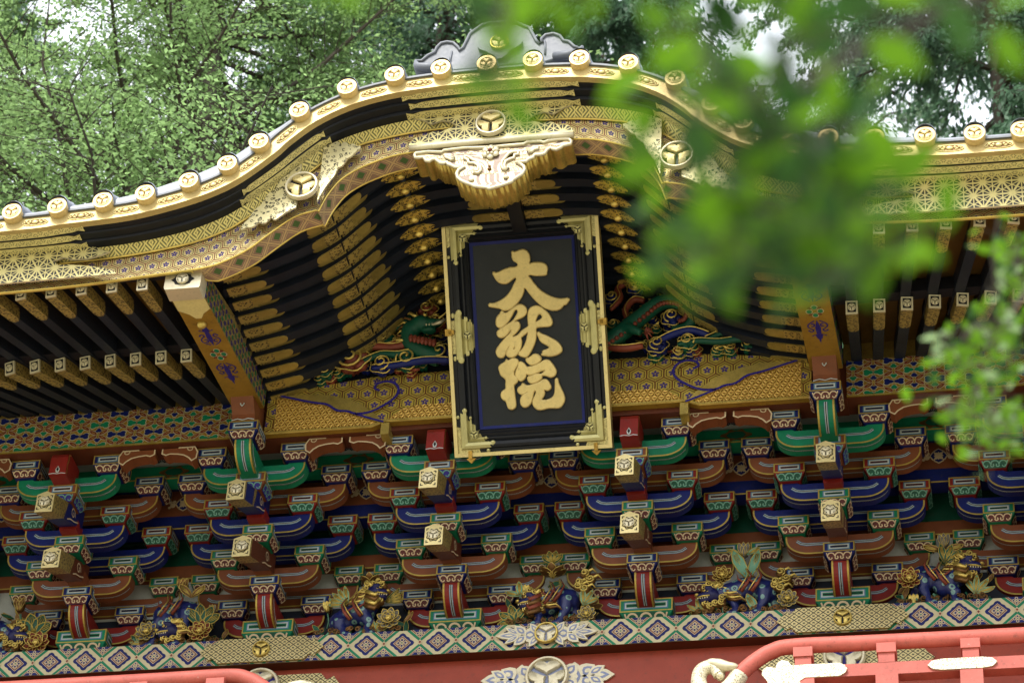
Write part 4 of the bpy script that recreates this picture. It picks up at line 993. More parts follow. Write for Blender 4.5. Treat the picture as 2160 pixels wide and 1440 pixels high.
for x0, x1 in ((-.60, .62), (-1.72, -1.13), (1.13, 1.72), (-3.9, -2.78), (2.52, 3.9)):
    fitting_band('pierced_fitting', x0, x1, -.02, .0, -2.958, -3.028, 'asafine')
    fitting_band('pierced_fitting', x0 + .03, x1 - .03, .47, .52, -3.038, -3.098, 'asafine')
    if abs(x0 + x1) < .3 or abs(x0) > 2 : fitting_band('pierced_fitting', x0 - .01, x1 + .01, .96, .99, -3.112, -3.17, 'asafine')
# gold eave strip with recessed carved cartouches
def off_line(P, d):
    N = normals(P); return [(p[0] + n[0] * d, p[1] + n[1] * d) for p, n in zip(P, N)]
strip = empty('eave_strip', (0, -3.2, 2.1), gate)
S0, S1 = off_line(S2, 0), off_line(S2, .105)
mb = MB()
sheet(mb, off_line(S2, -.004), off_line(S2, -.004), -3.16, -3.215, 0, US); sheet(mb, off_line(S2, -.004), S1, -3.215, -3.205, 1, US); sheet(mb, S1, S1, -3.205, -3.12, 1, US)
put('strip_board', mb.mesh('strip_board', ['strip_gold', 'strip_gold']), strip)
mb = MB(); sheet(mb, off_line(S2, .106), off_line(S2, .122), -3.222, -3.222, 0, US); sheet(mb, off_line(S2, .122), off_line(S2, .122), -3.222, -3.1, 0, US); sheet(mb, off_line(S2, .106), off_line(S2, .106), -3.1, -3.222, 0, US)
put('drip_edge', mb.mesh('drip_edge', ['slate']), strip)
DISCX = [-5.15, -4.83, -4.52, -4.2, -3.9, -3.58, -3.265, -2.935, -2.61, -2.297, -1.985, -1.69, -1.472, -1.222, -.938, -.632, -.316, 0, .316, .632, .942, 1.232, 1.474, 1.70, 2.0, 2.31, 2.63, 2.952, 3.285, 3.585, 3.9, 4.2, 4.52]
def on_strip(x, d):
    i = min(range(len(S2)), key=lambda i: abs(S2[i][0] - x)); N = normals(S2)
    z = interp(STRIP, x); nx, nz = N[i]; return x + nx * d, z + nz * d, math.atan2(-nx, nz)
def cartouche():
    mb = MB(); n = 20; a, b = .072, .026
    O = [(math.copysign(max(0, abs(a * math.cos(t))) , math.cos(t)) + (a * .25 if math.cos(t) > 0 else -a * .25) * (1 if abs(math.cos(t)) > .1 else 0), b * math.sin(t)) for t in [2 * PI * k / n for k in range(n)]]
    mb.add([(x, -.003, z) for x, z in O], [tuple(range(n))[::-1]], 1)
    mb.tube([(x, -.003, z) for x, z in O] + [(O[0][0], -.003, O[0][1])], .004, 0, 5, False)
    mb.ball((0, -.004, 0), (.026, .012, .017), 0, 8, 5)
    for s in (-1, 1):
        for k, (x, z, r) in enumerate(((.034, .006, .011), (.048, -.006, .010), (.061, .006, .009), (.074, -.003, .008), (.040, -.012, .007), (.055, .012, .006))): mb.ball((s * x, -.004, z), (r, .009, r), 0, 6, 4)
    return mb.mesh('carved_cartouche', ['pale', 'umber'], True)
CART = cartouche(); R_T = .070
def tile_meshes():
    mb = MB(); n = 24
    prof = [(1.0, .10), (1.0, .004), (.97, -.004), (.72, -.004), (.69, .006), (.66, .012)]
    vs = [(R_T * r * math.cos(2 * PI * k / n), y, R_T * r * math.sin(2 * PI * k / n)) for r, y in prof for k in range(n)]
    mb.add(vs, [(i * n + k, i * n + (k + 1) % n, (i + 1) * n + (k + 1) % n, (i + 1) * n + k) for i in range(len(prof) - 1) for k in range(n)], 0)
    mb.add([(R_T * .66 * math.cos(2 * PI * k / n), .012, R_T * .66 * math.sin(2 * PI * k / n)) for k in range(n)], [tuple(range(n - 1, -1, -1))], 0)
    return shade_auto(mb.mesh('tile_end', ['tile_gold']), 35)
TEND = tile_meshes(); TCREST = crest(.052, 'tile_gold', 'tile_gold_shade', 'tile_gold', .018)
def slope(x): return interp([(0, .25), (.7, .34), (1.3, .44), (2.0, .50), (5.6, .47)], x)
def roll_mesh():
    mb = MB(); n = 14; rings = []
    L = 1.30
    ys = [0]; k = 0
    for i in range(8):
        y = i * L / 8; rings += [(y, 1.0), (y + .012, 1.06), (y + .03, 1.06), (y + .034, .98)]
    rings.append((L, .98))
    vs = [(R_T * 1.0 * r * math.cos(PI * 2 * q / n), y, R_T * 1.0 * r * math.sin(PI * 2 * q / n)) for y, r in rings for q in range(n)]
    mb.add(vs, [(i * n + q, i * n + (q + 1) % n, (i + 1) * n + (q + 1) % n, (i + 1) * n + q) for i in range(len(rings) - 1) for q in range(n)], 0)
    return shade_auto(mb.mesh('tile_roll', ['copper']), 30)
ROLL = roll_mesh()
for i, x in enumerate(DISCX):
    px, pz, a = on_strip(x, .128)
    t = put('tile_end', TEND, gate, (px, -3.262, pz)); put('crest', TCREST, t, (px, -3.252, pz))
    r = put('tile_roll', ROLL, gate, (px, -3.25, pz + .018)); s = slope(x); r.rotation_euler = (math.atan(s), 0, 0); r.scale = (1, 1, 1)
    if i + 1 < len(DISCX):
        cx, cz, ca = on_strip((x + DISCX[i + 1]) / 2, .050); put('carved_cartouche', CART, strip, (cx, -3.211, cz), (0, -ca, 0), (1.0, 1, 1))
# copper fascia and sheet roof behind it
def fasc(x): return interp([(0, .006), (1.15, .008), (1.3, .03), (1.55, .10), (1.85, .125), (2.15, .115), (2.45, .095), (2.8, .072), (3.2, .052), (5.6, .045)], x)
mb = MB(); T2 = off_line(S2, .122); NS = normals(S2)
def lift(t, e=0.0): return [(p[0] + n[0] * (fasc(p[0]) * t + e), p[1] + n[1] * (fasc(p[0]) * t + e)) for p, n in zip(T2, NS)]
for k in range(3):
    y0 = -3.219 + .022 * k
    sheet(mb, lift(k / 3), lift((k + 1) / 3), y0, y0 + .004, 0, US); sheet(mb, lift((k + 1) / 3), lift((k + 1) / 3), y0 + .004, y0 + .022, 0, US)
put('copper_fascia', mb.mesh('copper_fascia', ['copper']), gate)
mb = MB()
def row(y, l): return [(x, z + slope(x) * (y + 3.15) + l) for x, z in lift(1)]
for k in range(9):
    y0, y1 = -3.15 + k * .15, -3.15 + (k + 1) * .15; sheet(mb, row(y0, .012), row(y1, .0), y0, y1, 0, US); sheet(mb, row(y0, -.004), row(y0, .012), y0, y0, 0, US)
sheet(mb, row(-1.80, 0), [(x, z + slope(x) * 1.35 + 1.5) for x, z in lift(1)], -1.80, 1.6, 0, US)
put('roof_sheet', shade_auto(mb.mesh('roof_sheet', ['copper']), 25), gate)
mb = MB()
pts = [(x, -3.02, interp(STRIP, x) + .122 + fasc(x) + .035 - .012 * max(0, x - 2.6)) for x in [1.62 + k * .12 for k in range(15)]]
mb.tube(pts, .036, 0, 12)
for p in pts[::2]: mb.tube([Vector(p) - Vector((.006, 0, 0)), Vector(p) + Vector((.006, 0, 0))], .040, 0, 12)
put('ridge_roll', shade_auto(mb.mesh('ridge_roll', ['copper'])), gate)
mb = MB(); mb.prism([(-.16, 2.1), (.16, 2.1), (.13, 2.62), (-.13, 2.62)], -2.72, 1.5, 0); put('ridge_box', mb.mesh('ridge_box', ['slate']), gate)

# fittings on the gable board: crests and pierced plates
GC = crest(.118, 'white_gold', 'black', 'pale', .035)
for x, z in ((-1.319, 1.462), (1.319, 1.462)): put('crest', GC, gable, (x * .985, -2.99, z - .055))
put('crest', crest(.110, 'white_gold', 'black', 'pale', .035), gable, (0, -2.985, 1.845))
def plate_along(name, pts2, mt, y, th=.014, backm='white_gold'):
    mb = MB(); mb.prism(pts2, y, y + th, 1); n = len(pts2)
    mb.add([(x, y - .0015, z) for x, z in pts2], [tuple(range(n))], 0, [(x, z) for x, z in pts2])
    return put(name, mb.mesh(name, [mt, backm]), gable)
def ccw(P):
    a = sum(P[i][0] * P[(i + 1) % len(P)][1] - P[(i + 1) % len(P)][0] * P[i][1] for i in range(len(P))); return P if a > 0 else P[::-1]
half = [(.60, 1.985), (.50, 1.955), (.43, 1.905), (.36, 1.93), (.30, 1.915), (.245, 1.87), (.30, 1.85), (.36, 1.825), (.41, 1.835), (.47, 1.80), (.535, 1.79), (.575, 1.745), (.575, 1.715)]
plate_along('hemp_leaf_plate', ccw([(x, z) for x, z in half] + [(-x, z) for x, z in reversed(half)]), 'asanoha', -2.975)
mb = MB(); mb.tube([(x, -2.955, 1.722 - .01 * abs(x)) for x in [-.575 + k * .115 for k in range(11)]], .024, 0, 10); put('plate_rim', mb.mesh('plate_rim', ['white_gold'], True), gable)
# chased pale fittings either side of the gable crests, cut like hollyhock leaves
def board_fit(sg, x0, x1, flip):
    """plate over the board between x0 and x1; the end away from the crest is ragged"""
    n = 22; top = []; bot = []
    for k in range(n + 1):
        t = k / n; x = lerp(x0, x1, t); e = (1 - t) if flip else t
        a, b = interp(RIM, x) + .012, interp(TOPQ, x) - .02; mid = lerp(a, b, .55 - .12 * e)
        w = 1.0 if e < .35 else max(.06, (1 - (e - .35) / .72) * (.78 + .30 * abs(math.cos((e - .35) * 14))))
        top.append((sg * x, mid + (b - mid) * min(1, w))); bot.append((sg * x, mid + (a - mid) * min(1, w)))
    return ccw(bot + top[::-1])
for sg in (-1, 1):
    plate_along('leaf_fitting', board_fit(sg, 1.33, 1.70, False), 'fit', -2.976)
    plate_along('leaf_fitting', board_fit(sg, .92, 1.185, True), 'fit', -2.976)
# outer hemp-leaf plates on the straight eaves
for sg, x0, x1 in ((-1, 2.62, 4.4), (1, 2.48, 4.4)):
    P = [(x1, interp(TOPQ, x1)), (x0 + .12, interp(TOPQ, x0 + .12) - .005), (x0 + .05, .99), (x0 + .0, .975), (x0 + .06, .95), (x0 + .16, .925), (x0 + .26, .93), (x0 + .33, .955), (x0 + .40, .93), (x0 + .36, .89), (x0 + .28, .885), (x0 + .14, .86), (x0 + .02, .83), (x0 - .06, .79), (x0 - .07, .772), (x1, interp(RIM, x1) + .01)]
    plate_along('hemp_leaf_plate', ccw([(sg * x, z) for x, z in P]), 'asanoha', -2.978)

# ================================================================== UNDER THE GABLE
ribY = [-2.62 + .158 * k for k in range(11)]
def rib():
    xs = [-2.0 + 4.0 * k / 64 for k in range(65)]; mb = MB(); w = .078
    lo = [(x, interp(CEIL, x)) for x in xs]; hi = [(x, z + .062) for x, z in lo]; n = len(xs)
    vs = [(x, -w / 2, z) for x, z in lo] + [(x, w / 2, z) for x, z in lo] + [(x, -w / 2, z) for x, z in hi] + [(x, w / 2, z) for x, z in hi]
    mb.add(vs, [f for i in range(n - 1) for f in ((i, n + i, n + i + 1, i + 1), (i, i + 1, 2 * n + i + 1, 2 * n + i), (n + i, 3 * n + i, 3 * n + i + 1, n + i + 1))], 0)
    return mb.mesh('ceiling_rib', ['rib'])
RIB = rib()
def sleeve(x0, x1, round_at, w=.082, lift=0.0, lens=False):
    """curved gilt plate hugging the ceiling line between x0 and x1"""
    TT = [0, .012, .03, .06, .10, .16, .3, .5, .7, .84, .90, .94, .97, .988, 1]; n = len(TT) - 1; mb = MB(); xs = [x0 + (x1 - x0) * k for k in TT]
    L = []; R = []; us = []
    for k, x in enumerate(xs):
        t = TT[k]; z = interp(CEIL, x) - .006 + lift
        if lens: e = max(.04, math.sin(PI * t)) ** .65
        else:
            d = (1 - t) if round_at == 1 else t
            e = (1.0 if d > .16 else math.sqrt(max(0, 1 - (1 - d / .16) ** 2)) * .96 + .04) * (.92 + .08 * min(1, d * 2))
        L.append((x, -w / 2 * e, z)); R.append((x, w / 2 * e, z)); us.append(x)
    n1 = n + 1
    vs = L + R + [(p[0], p[1], p[2] + .010) for p in L] + [(p[0], p[1], p[2] + .010) for p in R]
    cut = n1 // 2
    mm = [(1 if (i < cut) == (round_at == 1) and not lens else 0) for i in range(n)]
    mb.add(vs, [(i, n1 + i, n1 + i + 1, i + 1) for i in range(n)], [2 if lens else k for k in mm])
    mb.add(vs, [(i, i + 1, 2 * n1 + i + 1, 2 * n1 + i) for i in range(n)] + [(n1 + i, 3 * n1 + i, 3 * n1 + i + 1, n1 + i + 1) for i in range(n)], 0)
    return mb.mesh('gilt_sleeve', ['sleeve', 'engrave', 'lensgold'])
SL = [sleeve(-1.97, -1.70, 1), sleeve(1.70, 1.97, 0), sleeve(-1.345, -1.175, 0), sleeve(-1.165, -.985, 1), sleeve(1.175, 1.345, 1), sleeve(.985, 1.165, 0),
      sleeve(-.85, -.60, 1, .10, lens=True), sleeve(.60, .85, 1, .10, lens=True), sleeve(-.33, -.055, 0), sleeve(.055, .33, 1)]
SG = [sleeve(-1.97, -1.67, 1, .075, .05), sleeve(1.67, 1.97, 0, .075, .05), sleeve(-1.365, -1.175, 0, .075, .05), sleeve(-1.165, -.965, 1, .075, .05), sleeve(1.175, 1.365, 1, .075, .05), sleeve(.965, 1.165, 0, .075, .05),
      sleeve(-.84, -.59, 1, .085, .045, True), sleeve(.59, .84, 1, .085, .045, True), sleeve(-.36, -.055, 0, .075, .05), sleeve(.055, .36, 1, .075, .05)]
mb = MB(); xs = [-2.11 + 4.22 * k / 64 for k in range(65)]
sheet(mb, [(x, interp(CEIL, x) + .060) for x in xs], [(x, interp(CEIL, x) + .060) for x in xs], -2.74, -.98, 0)
sheet(mb, [(x, interp(CEIL, x) + .075) for x in xs], [(x, interp(CEIL, x) + .075) for x in xs], -2.74, -.98, 0)
cp = put('ceiling_panel', mb.mesh('ceiling_panel', ['rib']), gate)
for k, y in enumerate(ribY):
    r = put('ceiling_rib', RIB, gate, (0, y, 0))
    for j, s in enumerate(SL):
        if j in (6, 7) and k == 10: continue
        put('gilt_sleeve', s, r, (0, y, 0))
    if k < 10:
        for s in SG: put('gilt_sleeve', s, cp, (0, y + .079, 0))
mb = MB(); mb.box(-.05, .05, -2.72, -1.0, interp(CEIL, 0) - .05, interp(CEIL, 0) + .02, 0); put('ridge_purlin', mb.mesh('ridge_purlin', ['black']), gate)
for sg in (-1, 1):
    mb = MB(); z = interp(CEIL, .725)
    for y in ribY[:-1]: mb.ball((sg * .725, y + .04, z + .0), (.038, .03, .03), 1, 8, 5)
    mb.tube([(sg * .725, -2.7, z + .03), (sg * .725, -1.0, z + .03)], .028, 0, 8); put('side_purlin', mb.mesh('side_purlin', ['rib', 'gold'], True), gate)
mb = MB(); n = len(xs)
mb.add([(x, -.985, 1.10) for x in xs] + [(x, -.985, interp(CEIL, x) + .06) for x in xs], [(i, i + 1, n + i + 1, n + i) for i in range(n - 1)], 0)
put('tympanum', mb.mesh('tympanum', ['rib']), gate)

# gilded beams that carry the gable, with painted arabesques
def gable_beam():
    mb = MB(); w = .115; y0, y1 = -1.12, -2.85
    zu0, zu1 = .955, .715
    hb = .36
    def q(sx, y, z): return (sx * w, y, z)
    V = [q(-1, y0, zu0), q(1, y0, zu0), q(-1, y1, zu1), q(1, y1, zu1), q(-1, y0, zu0 + hb), q(1, y0, zu0 + hb), q(-1, y1, zu1 + .19), q(1, y1, zu1 + .19)]
    mb.add(V, [(0, 2, 3, 1), (1, 3, 7, 5), (0, 4, 6, 2), (2, 6, 7, 3), (4, 5, 7, 6), (0, 1, 5, 4)], [0, 1, 1, 0, 0, 0])
    L = math.hypot(y1 - y0, zu1 - zu0); d = Vector((0, y1 - y0, zu1 - zu0)).normalized()
    fr = (Vector((0, y0, zu0)), FX, d, Vector((0, d.z, -d.y)).normalized() * 1.0)
    if fr[3].z > 0: fr = (fr[0], fr[1], fr[2], -fr[3])
    c = L * .47
    for sg in (-1, 1):              # vine arabesque on the underside
        b = c + sg * .10
        for sx in (-1, 1):
            mb.ribbon([(sx * .01, b + sg * .28), (sx * .022, b + sg * .22), (sx * .05, b + sg * .24)], .012, fr, .002, 2)
            mb.ribbon([(sx * (.068 * math.sin(t)) , b + sg * (.02 + .16 * t / PI)) for t in [.25 + k * .3 for k in range(9)]], .010, fr, .002, 2)
            mb.ribbon([(sx * (.045 + .022 * (1 - k / 12) * math.cos(k * .55)), b + sg * (.155 + .030 * (1 - k / 12) * math.sin(k * .55))) for k in range(10)], .011, fr, .002, 2)
            mb.ribbon([(sx * (.035 + .020 * (1 - k / 12) * math.cos(k * .55 + 1)), b + sg * (.085 + .028 * (1 - k / 12) * math.sin(k * .55 + 1))) for k in range(10)], .011, fr, .002, 2)
        mb.flat(ccw([(0, b + sg * .34), (-.012, b + sg * .26), (-.020, b + sg * .13), (0, b + sg * .02), (.020, b + sg * .13), (.012, b + sg * .26)]), fr, .003, 2)
    for k in range(4):
        a = k * PI / 2 + PI / 4; x, z = .038 * math.cos(a + PI / 4), .052 * math.sin(a + PI / 4)
        mb.flat(ell(x, c + z, .026, .034, 0, 8), fr, .0035, 6); mb.flat(ell(x, c + z, .019, .026, 0, 8), fr, .005, 3)
        x, z = .045 * math.cos(a), .058 * math.sin(a); mb.flat(ell(x, c + z, .018, .014, a, 6), fr, .004, 4)
    # gilt sleeve behind the cap
    mb.flat([(-w, L - .02), (w, L - .02), (w, L - .30), (.05, L - .36), (.02, L - .42), (-.02, L - .42), (-.05, L - .36), (-w, L - .30)], fr, .004, 5)
    # painted flank: bands of blue and green leaves
    random.seed(3)
    for sx in (-1, 1):
        for i in range(26):
            t = (i + .5) / 26; y = y0 + (y1 - y0) * t; zb = zu0 + (zu1 - zu0) * t
            for j in range(4):
                z = zb + .03 + j * .052; m = 2 if (i + j) % 2 else 3
                f2 = fr_right(sx * w, 0, 0) if sx > 0 else fr_left(sx * w, 0, 0); yy = y * sx
                mb.flat(ell(yy, z, .024, .018, .5 if j % 2 else -.5, 7), f2, .002, m)
                if i % 4 == 2 and j % 2 == 0: mb.flat(ell(yy + .03, z + .02, .014, .02, 0, 6), f2, .003, 4)
    return mb.mesh('gable_beam', ['amber', 'engrave', 'violet', 'green', 'rose', 'asafine', 'pink'])
GBM = gable_beam()
def cap_mesh():
    P = [(-.12, -.078), (.12, -.078), (.128, -.06), (.128, .08), (-.128, .08), (-.128, -.06)]
    mb = MB(); mb.prism(P, -.0, .13, 0); fr = fr_front(0, 0, 0)
    mb.flat(ccw([(-.085, 0), (-.06, .018), (-.052, .038), (-.02, .045), (.02, .045), (.052, .038), (.06, .018), (.085, 0), (.06, -.018), (.052, -.038), (.02, -.045), (-.02, -.045), (-.052, -.038), (-.06, -.018)]), fr, .002, 1)
    return mb.mesh('beam_cap', ['white_gold', 'ink'])
CAPM = cap_mesh()
for x in (-2.11, 2.11):
    g = put('gable_beam', GBM, gate, (x, 0, 0))
    put('beam_cap', CAPM, g, (x, -2.855, .778)); put('crest', crest(.043, 'white_gold', 'sky_line', 'white_gold', .02), g, (x, -2.858, .778))
    mb = MB(); mb.ball((0, -2.36, .775), .035, 0, 10, 8); put('gilt_knob', mb.mesh('gilt_knob', ['gold'], True), g, (x, 0, 0))
    mb = MB(); mb.prism([(-.98, .775), (-1.215, .775), (-1.225, .83), (-1.32, .935), (-1.30, .975), (-.98, 1.02)], -.085, .085, 0, axis='x')
    fr = fr_front(0, -1.225, .78); mb.ribbon([(-.085, .0), (-.04, .012), (0, .0), (.04, .012), (.085, 0)], .008, fr, .002, 1)
    mb.ribbon([(-.014, .13), (-.012, .10), (0, .085), (.012, .10), (.014, .13)], .008, (Vector((0, -1.27, .78)), FX, FZ, FNY), .012, 1)
    put('beam_nose', mb.mesh('beam_nose', ['brown', 'white']), g, (x, 0, 0))

# ================================================================== RAFTERS OF THE OUTER EAVES
def rafter(L, w, h):
    mb = MB(); mb.box(-w / 2, w / 2, 0.03, L, -h, .058, 0); return mb.mesh('rafter', ['rib'])
def rafter_cap(w, h, sl=.30):
    mb = MB(); e = .004
    mb.box(-w / 2 - e, w / 2 + e, -.004, .012, -h - e, e, 0)
    mb.box(-w / 2 + .008, w / 2 - .008, -.006, -.0045, -h + .008, -.008, 1)
    n = 8; arc = [(w / 2 * math.cos(PI * k / n), sl - w * .7 + w * .7 * math.sin(PI * k / n)) for k in range(n + 1)]
    und = [(-w / 2 - e, .012), (w / 2 + e, .012)] + [(x * 1.05, y) for x, y in arc]
    mb.add([(x, y, -h - .004) for x, y in und], [tuple(range(len(und)))[::-1]], 2)
    for s in (-1, 1):
        side = [(.012, e), (.012, -h - .003), (sl - w * .4, -h - .003), (sl - .03, -h * .5), (sl - w * .6, 0)]
        P = [(s * (w / 2 + e), y, z) for y, z in side]; mb.add(P, [tuple(range(5))], 2)
    return mb.mesh('rafter_cap', ['white_gold', 'black', 'engrave'])
LOWR, HIR = rafter(1.9, .074, .088), rafter(1.3, .070, .085)
LCAP, HCAP = rafter_cap(.074, .088, .34), rafter_cap(.070, .085, .34)
RCR = crest(.027, 'white_gold', 'ink', 'white_gold', .008)
FANY = 2.85
for sg in (-1, 1):
    for k in range(14):
        # base rafters
        x = sg * (2.36 + .1885 * k); ang = math.atan2((abs(x) - 2.125), FANY + 1.92) * sg
        if GXL < x < GXR + .3:
            pit = math.atan(.30)
            o = put('rafter', LOWR, gate, (x, -1.915, .915), (pit, 0, ang)); BASE[o.name] = Vector((x, -1.915, .915))
            for me, nm, dy, dz in ((LCAP, 'rafter_cap', 0, 0), (RCR, 'crest', -.0055, -.044)):
                c = put(nm, me, None); c.parent = o; c.location = (0, dy, dz)
        # flying rafters
        x = sg * (2.405 + .2185 * k); ang = math.atan2((abs(x) - 2.125), FANY + 2.85) * sg
        if GXL < x < GXR + .3:
            pit = math.atan(.20)
            o = put('rafter', HIR, gate, (x, -2.845, .822), (pit, 0, ang))
            for me, nm, dy, dz in ((HCAP, 'rafter_cap', 0, 0), (RCR, 'crest', -.0055, -.042)):
                c = put(nm, me, None); c.parent = o; c.location = (0, dy, dz)
    xa, xb = (GXL, -2.22) if sg < 0 else (2.22, GXR)
    mb = MB()
    mb.add([(xa, -1.93, .983), (xb, -1.93, .983), (xb, -.85, 1.313), (xa, -.85, 1.313)], [(0, 1, 2, 3)], 0)
    mb.add([(xa, -1.93, .998), (xb, -1.93, .998), (xb, -.85, 1.328), (xa, -.85, 1.328)], [(3, 2, 1, 0)], 0)
    mb.add([(xa, -2.86, .882), (xb, -2.86, .882), (xb, -1.85, 1.080), (xa, -1.85, 1.080)], [(0, 1, 2, 3)], 0)
    mb.add([(xa, -2.86, .895), (xb, -2.86, .895), (xb, -1.85, 1.093), (xa, -1.85, 1.093)], [(3, 2, 1, 0)], 0)
    put('eave_board', mb.mesh('eave_board', ['board']), gate)
    mb = MB(); mb.box(xa, xb, -1.94, -1.85, .945, 1.045, 0)
    put('eave_batten', mb.mesh('eave_batten', ['black']), gate)
    mb = MB(); mb.box(xa, xb, -2.862, -2.80, .835, .96, 0); put('eave_batten', mb.mesh('eave_batten', ['black']), gate)
    mb = MB(); mb.box(xa, xb, -.98, -.90, 1.112, 1.30, 0); put('eave_blocking', mb.mesh('eave_blocking', ['gold']), gate)

# ================================================================== THINGS THAT HANG ON THE GATE
# pendant under the peak of the gable
pend = empty('gable_pendant', (0, -2.9, 1.7)); tag(pend, 'pale gold carved wave pendant hanging under the peak of the gable', 'gable pendant')
me = curve_plate(GEGYO, .20, .006, True, -2.84)
for k in ('wave', 'gold'): me.materials.append(M[k])
uvl = me.uv_layers.new(name='UVMap')
for p in me.polygons:
    p.material_index = 0 if p.normal.y < -.6 else 1
    for li in p.loop_indices:
        co = me.vertices[me.loops[li].vertex_index].co; uvl.data[li].uv = (co.x, co.z)
put('pendant_board', me, pend)
mb = MB()
for P in GEGYO: mb.tube([(x, -2.945, z) for x, z in P] + [(P[0][0], -2.945, P[0][1])], .013 if P is GEGYO[0] else .012, 0, 8, False)
put('rolled_rim', mb.mesh('rolled_rim', ['white_gold'], True), pend)
mb = MB()
for k in range(6):
    a = k * PI / 3 + PI / 6; mb.ball((.040 * math.cos(a), -2.95, 1.625 + .040 * math.sin(a)), (.026, .014, .026), 0, 8, 6)
for k in range(6):
    a = k * PI / 3; mb.ball((.024 * math.cos(a), -2.962, 1.625 + .024 * math.sin(a)), (.014, .012, .014), 0, 6, 5)
mb.ball((0, -2.968, 1.625), (.014, .014, .014), 1, 8, 6)
put('flower_boss', mb.mesh('flower_boss', ['white_gold', 'rose'], True), pend)
for c, r, m in (((-.12, -2.945, 1.39), (.022, .012, .016), 'white_gold'), ((.12, -2.945, 1.39), (.022, .012, .016), 'white_gold'), ((0, -2.945, 1.475), (.018, .008, .009), 'umber'), ((0, -2.945, 1.50), (.010, .008, .014), 'umber')):
    mb = MB(); mb.ball(c, r, 0, 8, 6); put('pendant_stud', mb.mesh('pendant_stud', [m], True), pend)
# side folds carved in the thickness of the pendant
mb = MB(); P = GEGYO[0]; n = len(P)
for i in range(24, 62):
    x, z = P[i]; mb.tube([(x, -2.935, z + .008), (x, -2.735, z + .008)], .017, 0, 7)
put('carved_fold', mb.mesh('carved_fold', ['gold'], True), pend)

# ridge-end ornament on the roof
orn = empty('ridge_ornament', (0, -2.85, 2.46)); tag(orn, 'grey cloud shaped ridge end ornament with gilt crest on the roof peak', 'roof ornament')
me = curve_plate(ONI, .12, .010, True, -2.85); me.materials.append(M['slate']); put('ornament_board', me, orn)
mb = MB(); mb.tube([(x, -2.915, z) for x, z in ONI[0][:36]], .012, 0, 7); 
mb.tube([(-.345 + .0, -2.915, 2.64), (-.35, -2.915, 2.58), (-.352, -2.915, 2.51)], .008, 0, 6); mb.tube([(.325, -2.915, 2.66), (.33, -2.915, 2.60), (.332, -2.915, 2.53)], .008, 0, 6)
put('ornament_rim', mb.mesh('ornament_rim', ['slate'], True), orn)
mb = MB(); q = [(.14 * (1 + .16 * math.cos(4 * t)) * math.cos(t), .13 * (1 + .16 * math.cos(4 * t)) * math.sin(t)) for t in [2 * PI * k / 40 for k in range(40)]]
mb.prism(q[::-1], -.03, 0, 0); put('quatrefoil', mb.mesh('quatrefoil', ['slate']), orn, (0.005, -2.912, 2.655))
put('crest', crest(.068, 'gold', 'umber', 'pale'), orn, (0.005, -2.945, 2.655))
for sg in (-1, 1):
    mb = MB()
    mb.tube([(sg * .40, -2.93, 2.49), (sg * .50, -2.95, 2.47), (sg * .58, -2.94, 2.50), (sg * .60, -2.93, 2.56)], [.03, .034, .028, .012], 0, 8); put('ornament_fin', mb.mesh('ornament_fin', ['slate'], True), orn)

# name plaque leaning out from the wall
th = math.atan2(.977, 1.424)
plq = empty('name_plaque', (0, -1.4485, 1.224), None, (th, 0, 0), True)
tag(plq, 'black and gold framed name plaque with three large gold characters', 'plaque')
PW, PH = .571, .864
def pp(name, me, loc=(0, 0, 0), rot=(0, 0, 0)): return put(name, me, plq, loc, rot)
mb = MB()
for a in ((-PW, PW, -PH, -PH + .026), (-PW, PW, PH - .026, PH), (-PW, -PW + .026, -PH + .026, PH - .026), (PW - .026, PW, -PH + .026, PH - .026)): mb.box(a[0], a[1], -.022, .075, a[2], a[3], 0)
pp('gold_frame', mb.mesh('gold_frame', ['pale']))
def ring_strip(mb, x0, z0, y0, x1, z1, y1, m):
    a = [(-x0, y0, -z0), (x0, y0, -z0), (x0, y0, z0), (-x0, y0, z0)]; b = [(-x1, y1, -z1), (x1, y1, -z1), (x1, y1, z1), (-x1, y1, z1)]
    mb.add(a + b, [(i, (i + 1) % 4, 4 + (i + 1) % 4, 4 + i) for i in range(4)], m)
FXI, FZI = .383, .672           # inner opening
steps = [(.545, .838, 0.0), (.520, .812, 0.0), (.512, .805, -.022), (.490, .785, -.028), (.470, .764, -.020), (.462, .757, .002), (.446, .740, -.006), (.436, .729, -.006), (.428, .722, .006), (.410, .702, -.002), (.400, .692, .008), (.392, .682, .004), (FXI, FZI, .020)]
mb = MB()
for a, b in zip(steps, steps[1:]): ring_strip(mb, a[0], a[1], a[2], b[0], b[1], b[2], 0)
pp('moulded_border', mb.mesh('moulded_border', ['black']))
mb = MB(); ring_strip(mb, FXI, FZI, .020, FXI - .022, FZI - .022, .032, 0); pp('blue_border', mb.mesh('blue_border', ['blue']))
mb = MB(); mb.box(-.4, .4, .034, .06, -.69, .69, 0); pp('field_board', mb.mesh('field_board', ['field']))
mb = MB(); mb.box(-PW + .02, PW - .02, .06, .074, -PH + .02, PH - .02, 0); pp('back_board', mb.mesh('back_board', ['black']))
